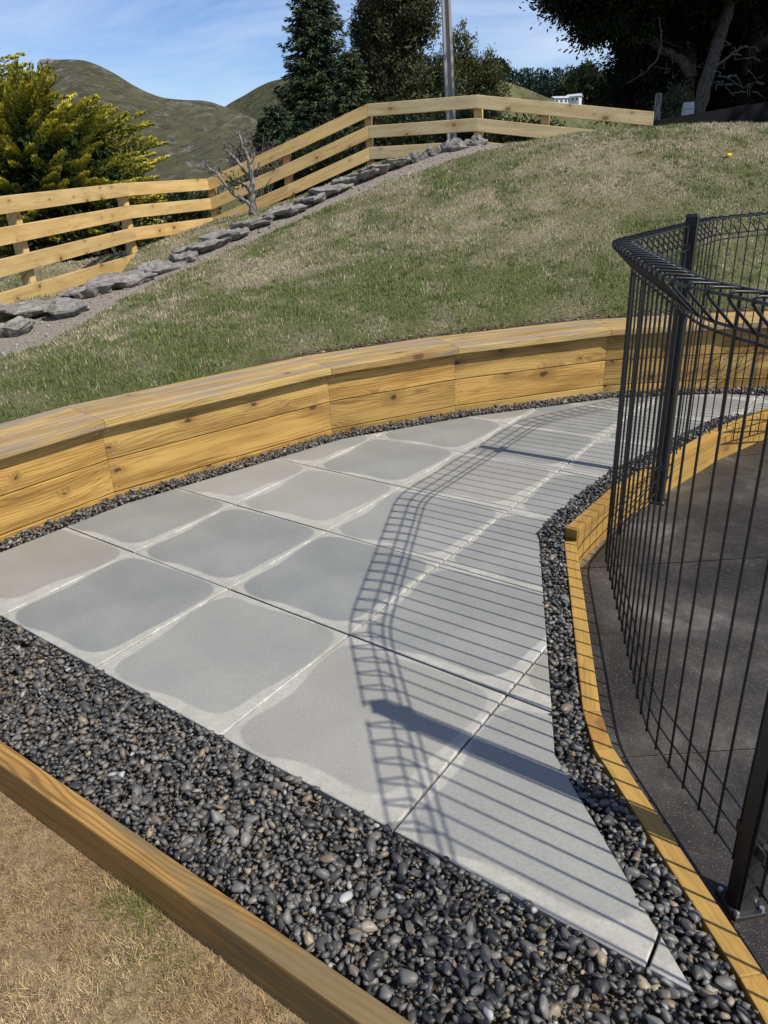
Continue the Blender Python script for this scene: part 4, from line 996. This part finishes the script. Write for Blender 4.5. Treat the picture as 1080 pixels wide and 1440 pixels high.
# --- clump trees
def clumps(root, ells, ncl, per, leaf, c0, c1, updir=0.5, mat=None, flat=1.0, csize=0.16, core=None, name='crown', droop=0.0):
    lv = Leaves(); tot = sum(e[1] * e[3] for e in ells)
    for (c, rx, ry, rz) in ells:
        for k in range(max(8 if ncl < 1000 else 75, int(ncl * rx * rz / tot))):
            d = unit(RNG.normal(0, 1, 3)); rho = RNG.uniform(0.35, 1.0) ** 0.5
            q = np.array(c) + d * np.array([rx, ry, rz]) * rho * (0.82 + 0.36 * vnoise(np.array([d[0] * 3 + c[0]]), np.array([d[2] * 3 + d[1] + c[2]]), 5)[0])
            ax = unit(np.array([d[0], d[1], updir + 0.4 * d[2] - droop]) + RNG.normal(0, 0.25, 3)); cs = csize * RNG.uniform(0.6, 1.4)
            p = q + np.clip(RNG.normal(0, 1, (per, 3)), -1.35, 1.35) * np.array([cs, cs, cs * flat]) * 0.62 + ax * (RNG.uniform(-0.6, 1.0, per) * cs)[:, None]
            tone = RNG.uniform(0, 1)
            lv.add(p, ax + RNG.normal(0, 0.45, (per, 3)), leaf * RNG.uniform(0.6, 1.25, per), leaf * 0.42, jit(np.array(c0) * (1 - tone) + np.array(c1) * tone, per, 0.3))
    if core:
        for (c, rx, ry, rz) in ells:
            m_ = int(core * rx * rz / tot); u = unit(RNG.normal(0, 1, (m_, 3))) * (RNG.uniform(0, 1, (m_, 1)) ** 0.4) * 0.78
            lv.add(np.array(c) + u * np.array([rx, ry, rz]), RNG.normal(0, 1, (m_, 3)), leaf * 2.0, leaf * 1.1, jit(np.array(c0) * 0.9, m_))
    return lv.build(name, mat or M_LEAF, root)
def px_ell(px, py, Y, rpx, hpx, dy=None): 
    s_ = Y * 1.05 / FPX; return (at(px, py, Y), rpx * s_, dy or rpx * s_, hpx * s_)
# tall feathery conifer right of the spruce
b = at(548, 330, 27); r_ = tree_root('conifer', tuple(b), 'tall grey green feathery conifer just left of the pole', 'tree', 'dark conifers beyond the fence')
MB().tube([b, at(552, 100, 27), at(556, -70, 27)], [0.22, 0.14, 0.02], 7).build('trunk', M_BARK, r_)
clumps(r_, [px_ell(552, 40, 27, 43, 95), px_ell(566, 0, 27, 38, 50), px_ell(548, 130, 27, 40, 80), px_ell(533, 90, 27, 32, 70), px_ell(560, -55, 27, 22, 50), px_ell(586, 30, 27, 20, 36)], 620, 110, 0.105, (0.056, 0.064, 0.030), (0.105, 0.105, 0.052), 0.95, M_NEEDLE, csize=0.20, core=5000)
# lighter trees round the pole
b = at(668, 300, 29); r_ = tree_root('tree', tuple(b), 'yellow green leafy tree behind and right of the pole', 'tree', 'leafy trees beyond the fence')
MB().tube([b, at(664, 130, 29), at(648, 60, 29)], [0.16, 0.09, 0.02], 6).build('trunk', M_BARK, r_)
clumps(r_, [px_ell(648, 95, 29, 17, 44), px_ell(662, 135, 29, 30, 38), px_ell(685, 128, 29, 20, 38), px_ell(640, 150, 29, 30, 40)], 340, 85, 0.095, (0.075, 0.088, 0.03), (0.135, 0.135, 0.05), 0.8, csize=0.17, core=2200)
b = at(608, 300, 26); r_ = tree_root('tree', tuple(b), 'round grey green bushy tree left of the pole foot', 'tree', 'leafy trees beyond the fence')
MB().tube([b, at(610, 180, 26), at(612, 120, 26)], [0.14, 0.08, 0.02], 6).build('trunk', M_BARK, r_)
clumps(r_, [px_ell(604, 160, 26, 38, 48), px_ell(618, 115, 26, 16, 30), px_ell(590, 185, 26, 34, 40), px_ell(632, 185, 26, 34, 36)], 340, 85, 0.095, (0.062, 0.076, 0.030), (0.115, 0.12, 0.052), 0.6, csize=0.17, core=2500)
# shrubs behind the rails
def shrub(ell, label, c0, c1, n=70, leaf=0.08, core=700, cs=0.12):
    c, rx, ry, rz = ell; r_ = tree_root('shrub', (c[0], c[1], c[2] - rz), label, 'shrub', 'shrubs behind the rail fence')
    st = MB()
    for k in range(5):
        d = RNG.normal(0, 0.35, 2); st.tube([(c[0], c[1], c[2] - rz * 1.3), (c[0] + d[0] * rx, c[1] + d[1] * ry, c[2] - rz * 0.2), (c[0] + 1.6 * d[0] * rx, c[1] + 1.6 * d[1] * ry, c[2] + rz * 0.6)], [0.022, 0.015, 0.006], 5)
    st.build('stems', M_BARK, r_); clumps(r_, [ell], n, 50, leaf, c0, c1, 0.5, csize=cs, core=core, name='foliage')
DG = ((0.030, 0.044, 0.018), (0.066, 0.082, 0.030))
shrub(px_ell(470, 232, 15.5, 50, 42), 'dark leafy shrub behind the sloping rails below the spruce', *DG, n=130)
shrub(px_ell(560, 205, 14.5, 46, 34), 'dark leafy shrub behind the level rails left of the pole', *DG, n=120)
shrub(px_ell(660, 192, 16.5, 46, 24), 'dark leafy shrub behind the rails at the foot of the pole', *DG, n=120)
shrub(px_ell(735, 195, 14.0, 40, 14), 'low green shrub behind the rails right of the pole', (0.045, 0.065, 0.02), (0.10, 0.12, 0.04), n=80)
shrub(px_ell(245, 297, 14.5, 52, 24), 'dark low shrub behind the rails beside the golden cypress', *DG, n=120)
shrub(px_ell(120, 330, 11.6, 95, 46), 'dark shrub seen through the lowest rails on the left', *DG, n=150)
shrub(px_ell(560, 182, 19, 34, 30), 'bushy green shrub rising above the top rail by the second conifer', (0.05, 0.065, 0.026), (0.09, 0.10, 0.042), n=110)
# thin brownish shrub behind the dead tree
c, rx, ry, rz = px_ell(352, 228, 14.2, 42, 52)
r_ = tree_root('shrub', (c[0], c[1], c[2] - rz), 'thin brownish shrub behind the bare dead tree', 'shrub', 'shrubs behind the rail fence')
st = MB(); lv = Leaves()
for k in range(46):
    d = RNG.normal(0, 0.5, 2); e = np.array([c[0] + d[0] * rx, c[1] + d[1] * ry, c[2] + rz * RNG.uniform(-0.1, 1.0) * (1 - 0.35 * np.linalg.norm(d))]); s_ = np.array([c[0] + RNG.normal(0, 0.08), c[1], c[2] - rz * 1.2])
    mid = s_ * 0.45 + e * 0.55 + np.array([*RNG.normal(0, 0.06, 2), 0.05]); pth = smooth_path([s_, mid, e], 12); st.tube(pth, np.linspace(0.012, 0.003, len(pth)), 4)
    t = RNG.uniform(0.35, 1, 60); ii = (t * (len(pth) - 1)).astype(int)
    lv.add(pth[ii] + RNG.normal(0, 0.045, (60, 3)), RNG.normal(0, 1, (60, 3)) + np.array([0, 0, 0.8]), 0.055, 0.02, jit((0.085, 0.082, 0.05), 60, 0.4))
st.build('stems', M_BARKG, r_); lv.build('foliage', M_LEAF, r_)

# --- dead little tree in front of the rails
YD = 10.25
def dpx(x, y, dy=0.0): return at(280 + x / 7.714, 160 + y / 7.714, YD + dy)
b = dpx(590, 1050); b[2] = lawn_z([b[0]], [b[1]])[0]
dt = tree_root('dead_tree', tuple(b), 'bare dead grey tree stump with broken branches before the fence', 'tree')
def limb(name, pts, r0, r1, par, mat=M_BARKP):
    P = smooth_path([dpx(*q) if len(q) > 2 else dpx(*q) for q in pts], 20); P = P + RNG.normal(0, 0.004, P.shape); return MB().tube(P, np.linspace(r0, r1, len(P)), 7).build(name, mat, par, smooth=True)
tk = limb('trunk', [(585, 1090), (580, 960), (572, 840), (583, 720), (560, 560)], 0.055, 0.030, dt)
limb('branch', [(560, 580), (525, 460), (478, 350), (440, 245), (433, 200)], 0.026, 0.007, dt)
limb('branch', [(565, 1010), (500, 945, -0.05), (390, 880, -0.12), (290, 770, -0.2), (195, 660, -0.25), (110, 590, -0.3), (88, 550, -0.3)], 0.027, 0.008, dt)
limb('branch', [(570, 870), (520, 790, -0.06), (470, 755, -0.1), (425, 735, -0.12)], 0.028, 0.012, dt)
limb('branch', [(560, 690), (500, 630, 0.05), (430, 545, 0.1)], 0.018, 0.006, dt)
limb('branch', [(560, 720), (470, 590, 0.15), (370, 465, 0.22), (310, 405, 0.25), (262, 388, 0.25)], 0.020, 0.007, dt)
limb('branch', [(590, 760), (612, 670), (640, 595, -0.05), (652, 520, -0.08)], 0.024, 0.006, dt)
limb('branch', [(570, 560), (590, 480), (600, 440)], 0.012, 0.004, dt)
for q in range(22):
    x0, y0 = random.choice([(500, 400), (470, 330), (560, 600), (520, 480), (300, 780), (220, 690), (430, 560), (350, 450), (640, 590), (600, 700), (450, 745), (160, 630)]); a_ = random.uniform(0, 6.28); l_ = random.uniform(50, 120)
    limb('twig', [(x0, y0), (x0 + 0.5 * l_ * math.cos(a_), y0 - 0.5 * l_ * abs(math.sin(a_)), 0.03), (x0 + l_ * math.cos(a_ + 0.3), y0 - l_ * abs(math.sin(a_ + 0.3)), 0.05)], 0.006, 0.002, dt)
limb('branch', [(600, 920), (660, 850, -0.08), (740, 765, -0.15), (790, 690, -0.2)], 0.010, 0.004, dt)
for q in ([(455, 320), (425, 312), (402, 300)], [(437, 240), (418, 225), (404, 212)], [(130, 610, -.3), (80, 580, -.3), (48, 575, -.3)], [(545, 620), (525, 560), (520, 520)], [(380, 870, -.12), (345, 830, -.1), (330, 800, -.1)]): limb('twig', q, 0.009, 0.003, dt)
lv = Leaves(); q = dpx(355, 740, -0.15); lv.add(q + RNG.normal(0, 1, (90, 3)) * np.array([0.075, 0.05, 0.05]), RNG.normal(0, 1, (90, 3)), 0.06, 0.028, jit((0.06, 0.085, 0.03), 90, 0.4)); tag(lv.build('leaf_tuft', M_LEAF, dt), kind='stuff')

# --- big dark macrocarpa on the right
YM = 17.0
b = at(975, 165, YM); b[2] -= 0.6
mc = tree_root('macrocarpa_tree', tuple(b), 'huge dark spreading conifer filling the upper right corner', 'tree')
def mlimb(name, pts, r0, r1, mat=M_BARK, n=24):
    P = smooth_path([at(x, y, Y) for x, y, Y in pts], n); P = P + RNG.normal(0, 0.012, P.shape); MB().tube(P, np.linspace(r0, r1, len(P)), 8).build(name, mat, mc, smooth=True)
mlimb('trunk', [(979, 185, 16.2), (984, 150, 16.2), (996, 104, 16.3), (1009, 60, 16.4), (1027, 5, 16.6), (1050, -80, 17)], 0.15, 0.11, M_BARK)
mlimb('trunk', [(960, 190, 18.5), (957, 130, 18.5), (962, 60, 18.6), (975, -60, 18.8), (985, -180, 19)], 0.36, 0.20)
mlimb('trunk', [(1062, 190, 18), (1060, 110, 18), (1072, 20, 18), (1090, -100, 18)], 0.32, 0.2)
mlimb('limb', [(975, 108, 16.6), (955, 84, 16.6), (925, 66, 16.7), (905, 45, 17)], 0.10, 0.06, M_BARK)
mlimb('limb', [(927, 22, 16.2), (930, 60, 16.1), (921, 86, 16.0), (903, 104, 16.0), (880, 118, 16)], 0.02, 0.008, M_BARK)
mlimb('limb', [(990, -10, 17.5), (930, -5, 17), (880, 0, 16.6), (815, -2, 16.3)], 0.13, 0.03)
mlimb('limb', [(1000, 100, 16.3), (1022, 82, 16), (1040, 68, 15.8), (1052, 66, 15.7)], 0.030, 0.010, M_BARKG)
for k in range(26):                                                   # pale dead twigs
    x0, y0 = random.uniform(1005, 1070), random.uniform(60, 130)
    mlimb('twig', [(x0, y0, 15.9), (x0 + random.uniform(-14, 14), y0 + random.uniform(-9, 6), 15.8), (x0 + random.uniform(-26, 26), y0 + random.uniform(-6, 16), 15.7)], 0.010, 0.004, M_BARKG, 8)
for k in range(14):
    x0, y0 = random.uniform(890, 1000), random.uniform(0, 110)
    mlimb('twig', [(x0, y0, 16.4), (x0 + random.uniform(-14, 14), y0 + random.uniform(-9, 9), 16.3), (x0 + random.uniform(-30, 30), y0 + random.uniform(-20, 20), 16.3)], 0.012, 0.004, M_BARK, 8)
MCc = ((0.016, 0.022, 0.010), (0.034, 0.042, 0.016))
ells = [px_ell(985, -60, 18, 150, 75, 4.0), px_ell(905, -50, 17.5, 90, 60, 3.0), px_ell(818, -12, 16.5, 36, 22, 1.0), px_ell(850, 20, 16.6, 28, 24, 0.9), px_ell(880, 14, 17, 40, 40, 1.2), px_ell(905, 88, 18, 34, 44, 1.3), px_ell(900, 128, 19, 44, 26, 1.5),
        px_ell(980, 60, 20, 80, 75, 1.6), px_ell(1060, 60, 20, 80, 80, 1.6), px_ell(1000, 130, 20.5, 110, 36, 1.5), px_ell(1090, 110, 17.5, 34, 44, 1.0), px_ell(1040, 12, 17.5, 60, 30, 1.0)]
clumps(mc, ells, 1700, 90, 0.095, *MCc, updir=0.1, mat=M_NEEDLE, flat=0.6, csize=0.24, core=16000, droop=0.25)
clumps(mc, [((10.0, 14.0, 9.5), 6.0, 5.5, 2.4), ((13.5, 12.0, 8.0), 4.5, 4.5, 2.4)], 420, 60, 0.26, *MCc, updir=0.1, mat=M_NEEDLE, flat=0.5, csize=0.5, core=9000, name='unseen_shade_crown')  # crown above the frame, added towards the sun to shade the tree below
s_ = px_ell(944, 148, 15.0, 15, 17); shrub(s_, 'small pale green bush under the dark macrocarpa', (0.05, 0.06, 0.03), (0.11, 0.12, 0.06), n=22, leaf=0.06, core=60, cs=0.09)

# --- far pine plantation, its broad trees and the white houses
lv = Leaves()
for Y, ytop, ybot in ((470, 96, 135), (462, 99, 139), (454, 104, 143), (446, 110, 147)):
    for px in np.arange(655, 862, 5.4):
        x = px + RNG.uniform(-2, 2); sl = np.clip((x - 790) / 60, 0, 1.0)
        t_ = at(x, ytop + RNG.uniform(-3.5, 4) + (4 if x < 690 else 0) + sl * 22, Y); bz = at(x, ybot, Y)[2] - 4; H = t_[2] - bz
        m_ = 130; u = RNG.uniform(0, 1, m_); a = RNG.uniform(0, 6.283, m_); rr_ = (1 - u) ** 0.8 * 2.1 + 0.1
        p = np.stack([t_[0] + np.cos(a) * rr_ * 0.8, t_[1] + np.sin(a) * rr_ * 0.8, bz + u * H * 0.97], 1)
        lv.add(p, np.stack([np.cos(a), np.sin(a), np.full(m_, 0.9)], 1), 1.7, 0.7, jit((0.036, 0.052, 0.038), m_, 0.3) * RNG.uniform(0.7, 1.35))  # pine colour lightened and blued to stand in for distance haze
V, F, C = leaf_quads(np.vstack(lv.p), np.vstack(lv.a), np.concatenate(lv.l), np.concatenate(lv.w), np.vstack(lv.c))
pl = mobj('pine_plantation', V, F, M_NEEDLE, col=C); tag(pl, 'dark pine plantation on the far hill', 'wood', kind='stuff')
for px, py, rpx, hpx, lab in ((822, 112, 20, 18, 'broad round tree at the right end of the far pine plantation'), (848, 126, 15, 13, 'lower round tree right of the broad far tree'), (800, 128, 14, 12, 'small round tree above the far white houses'), (699, 100, 12, 12, 'round tree standing at the left end of the far plantation')):
    e = px_ell(px, py, 438, rpx, hpx); r_ = tree_root('tree', (e[0][0], e[0][1], e[0][2] - e[3] * 1.5), lab, 'tree', 'far trees by the plantation')
    MB().tube([(e[0][0], e[0][1], e[0][2] - e[3] * 1.6), tuple(e[0])], [0.5, 0.2], 6).build('trunk', M_BARK, r_); clumps(r_, [e], 110, 26, 1.5, (0.034, 0.046, 0.022), (0.065, 0.075, 0.035), 0.6, csize=1.3, core=500)
M_WHITE = m_plain('white_weatherboard', (0.55, 0.57, 0.58), 0.6, 0.3); M_ROOF = m_plain('grey_roof', (0.42, 0.44, 0.46), 0.5, 0.4); M_GLASS = m_plain('window_glass', (0.05, 0.06, 0.07), 0.1, 0.5)
def house(px, py, Y, w, h, d, lab, rz=0.25):
    p = at(px, py, Y); r_ = empty('house', tuple(p)); tag(r_, lab, 'house', 'white houses below the plantation'); mw = Matrix.Translation(Vector(p)) @ Matrix.Rotation(rz, 4, 'Z')
    wl_ = MB().box((0, 0, h / 2 - 1), (w, d, h + 2)).build('wall', M_WHITE, r_, mw=mw)
    o_ = 0.5; v = [(-w / 2 - o_, -d / 2 - o_, h), (w / 2 + o_, -d / 2 - o_, h), (w / 2 + o_, d / 2 + o_, h), (-w / 2 - o_, d / 2 + o_, h), (-w / 2 - o_, 0, h + d * 0.22), (w / 2 + o_, 0, h + d * 0.22)]
    mobj('roof', v, [(0, 1, 5, 4), (2, 3, 4, 5), (0, 4, 3), (1, 2, 5), (3, 2, 1, 0)], M_ROOF, r_, mw=mw)
    for k in range(3): MB().box((-w / 2 + w * (k + 0.5) / 3, -d / 2 - 0.02, h * 0.52), (w * 0.15, 0.08, h * 0.42)).build('window', M_GLASS, wl_, mw=mw)
house(786, 147, 420, 7.5, 2.6, 5, 'far white house with grey roof, left of the pair')
house(807, 145, 424, 6.5, 2.8, 6, 'far white gabled house, right of the pair', -0.5)

# ================================================================== POLE, CABLES AND SMALL THINGS
m = Mat('pole_concrete', 0.8, 0.3); n = m.noise(m.coord('Object', (1, 1, 0.1)), 14, 5, 0.7); m.base(m.mix(n, (0.24, 0.225, 0.21), (0.44, 0.42, 0.39))); m.bump(n, 0.3, 0.01)
pb = at(635.5, 205, 14.5); pt = at(627, 0, 14.5); dz = (pt - pb) / (pt[2] - pb[2])
pole = empty('power_pole', (pb[0], pb[1], 0.6)); tag(pole, 'tall grey concrete power pole behind the fence', 'pole')
def slab_pole(name, cx, wx, cy, wy):
    v = []
    for zz, k in ((0.3, 1.05), (9.5, 0.75)):
        q = pb + dz * (zz - pb[2])
        for sx, sy in ((-1, -1), (1, -1), (1, 1), (-1, 1)): v.append((q[0] + (cx + sx * wx / 2) * k, q[1] + (cy + sy * wy / 2) * k, zz))
    return mobj(name, v, [(0, 1, 5, 4), (1, 2, 6, 5), (2, 3, 7, 6), (3, 0, 4, 7), (4, 5, 6, 7), (3, 2, 1, 0)], m.m, pole)
slab_pole('flange', 0.058, 0.045, 0, 0.17); slab_pole('flange', -0.058, 0.045, 0, 0.17); slab_pole('web', 0, 0.0705, 0.012, 0.05)
M_CABLE = m_plain('cable', (0.05, 0.05, 0.055), 0.6)
for k, (A, B) in enumerate((((560, -40, 70), (228, 216, 190)), ((575, -32, 70), (236, 226, 190)), ((590, -14, 70), (226, 240, 190)), ((610, -2, 70), (238, 256, 190)))):
    a, b = at(*A), at(*B); t = np.linspace(0, 1, 30)[:, None]; P = a * (1 - t) + b * t - np.array([0, 0, 1]) * (4 * t * (1 - t)) * 2.2
    o = MB().tube(P, 0.028, 5).build('power_cable', M_CABLE); tag(o, ['topmost', 'second from the top', 'third from the top', 'lowest'][k] + ' of four thin power cables slanting across the hills', 'cable', 'power cables')
# black shade cloth windbreak
M_CLOTH = m_plain('black_shade_cloth', (0.012, 0.012, 0.013), 0.9, 0.1, var=0.3, scale=80)
wbk = empty('windbreak', tuple(at(1000, 170, 12.6))); tag(wbk, 'low black cloth windbreak behind the crest of the bank', 'windbreak')
tops = [(905, 172), (950, 164), (1000, 156), (1045, 148), (1100, 141), (1180, 134)]
V = []; 
for q in tops:
    p = at(*q, 12.6)
    for dy in (0, 0.025): V += [(p[0], p[1] + dy, p[2]), (p[0], p[1] + dy, p[2] - 1.1)]
F = []
for k in range(len(tops) - 1):
    o = k * 4; F += [(o, o + 4, o + 5, o + 1), (o + 2, o + 3, o + 7, o + 6), (o, o + 2, o + 6, o + 4), (o + 1, o + 5, o + 7, o + 3)]
F += [(0, 1, 3, 2), (len(V) - 4, len(V) - 2, len(V) - 1, len(V) - 3)]
mobj('cloth', V, F, M_CLOTH, wbk)
for q in tops[1:]:
    p = at(*q, 12.68); MB().tube([(p[0], p[1], p[2] - 1.2), (p[0], p[1], p[2] - 0.01)], 0.03, 8).build('post', M_STEEL, wbk)
p0, p1 = at(925, 168, 13.4), at(924.5, 131, 13.4)
bm = bmesh.new(); bmesh.ops.create_cone(bm, cap_ends=True, segments=10, radius1=0.062, radius2=0.055, depth=p1[2] - p0[2] + 0.5); bmesh.ops.bevel(bm, geom=[e for e in bm.edges if e.verts[0].co.z > 0 and e.verts[1].co.z > 0], offset=0.012, segments=2, affect='EDGES')
tag(bm_obj('old_post', bm, M_BARKP, mw=Matrix.Translation(((p0[0] + p1[0]) / 2, p0[1], (p0[2] + p1[2]) / 2 - 0.25)), smooth=False), 'short weathered grey round post beyond the fence end', 'post')
p0 = at(967, 158, 13.2); bk = empty('bucket', tuple(p0)); tag(bk, 'pale upturned bucket in front of the leaning trunk', 'bucket')
M_PAIL = m_plain('pale_plastic', (0.42, 0.42, 0.40), 0.5, 0.4, var=0.15)
bm = bmesh.new(); bmesh.ops.create_cone(bm, cap_ends=True, segments=18, radius1=0.10, radius2=0.085, depth=0.24); bm_obj('pail', bm, M_PAIL, bk, Matrix.Translation(Vector(p0) + Vector((0, 0, 0.02))))
MB().tube([(p0[0] + 0.1 * math.cos(t), p0[1] + 0.1 * math.sin(t), p0[2] + 0.05) for t in np.linspace(0, 6.283, 19)], 0.006, 5).build('rim', M_PAIL, bk)
def hit_lawn(px, py):
    for Y in np.arange(4.5, 12, 0.02):
        p = at(px, py, Y)
        if lawn_z([p[0]], [p[1]])[0] > p[2]: return p
    return at(px, py, 8)
p = hit_lawn(1024, 222); bm = bmesh.new(); bmesh.ops.create_cube(bm, size=1.0)
for v in bm.verts: v.co = Vector((v.co.x * 0.06, v.co.y * 0.035, v.co.z * 0.03 + 0.028))
bmesh.ops.bevel(bm, geom=bm.edges[:], offset=0.008, segments=2, affect='EDGES')
tag(bm_obj('yellow_block', bm, m_plain('yellow_plastic', (0.75, 0.48, 0.02), 0.5), mw=Matrix.Translation(Vector(p)) @ Matrix.Rotation(0.3, 4, 'Z')), 'tiny yellow block lying in the grass high on the bank', 'block')
# grit and small stones scattered on the dusty strip beside the stone row
V, F, C = [], [], []; off = 0
gx_ = RNG.uniform(-4.2, 2.2, 26000); gy_ = RNG.uniform(5.0, 11.0, 26000); kp = in_dust(gx_, gy_, 0.05); gx_, gy_ = gx_[kp][:3200], gy_[kp][:3200]; gz_ = lawn_z(gx_, gy_)
for k in range(len(gx_)):
    v, f = PVAR[k % 8]; sz = 0.008 * math.exp(RNG.normal(0, 0.5)); a = RNG.uniform(0, 6.28); ca, sa = math.cos(a), math.sin(a)
    V.append((v @ np.array([[ca, -sa, 0], [sa, ca, 0], [0, 0, 1]]).T) * sz + np.array([gx_[k], gy_[k], gz_[k] + sz * 0.25])); F.append(f + off); off += len(v); C.append(np.tile(jit((0.26, 0.235, 0.20), 1, 0.45), (len(v), 1)))
g = mobj('path_grit', np.vstack(V), np.vstack(F), m_blade('grit', 0.9, 0), col=np.vstack(C)); tag(g, 'pale grit and small stones on the dusty strip beside the stone row', 'grit', kind='stuff')
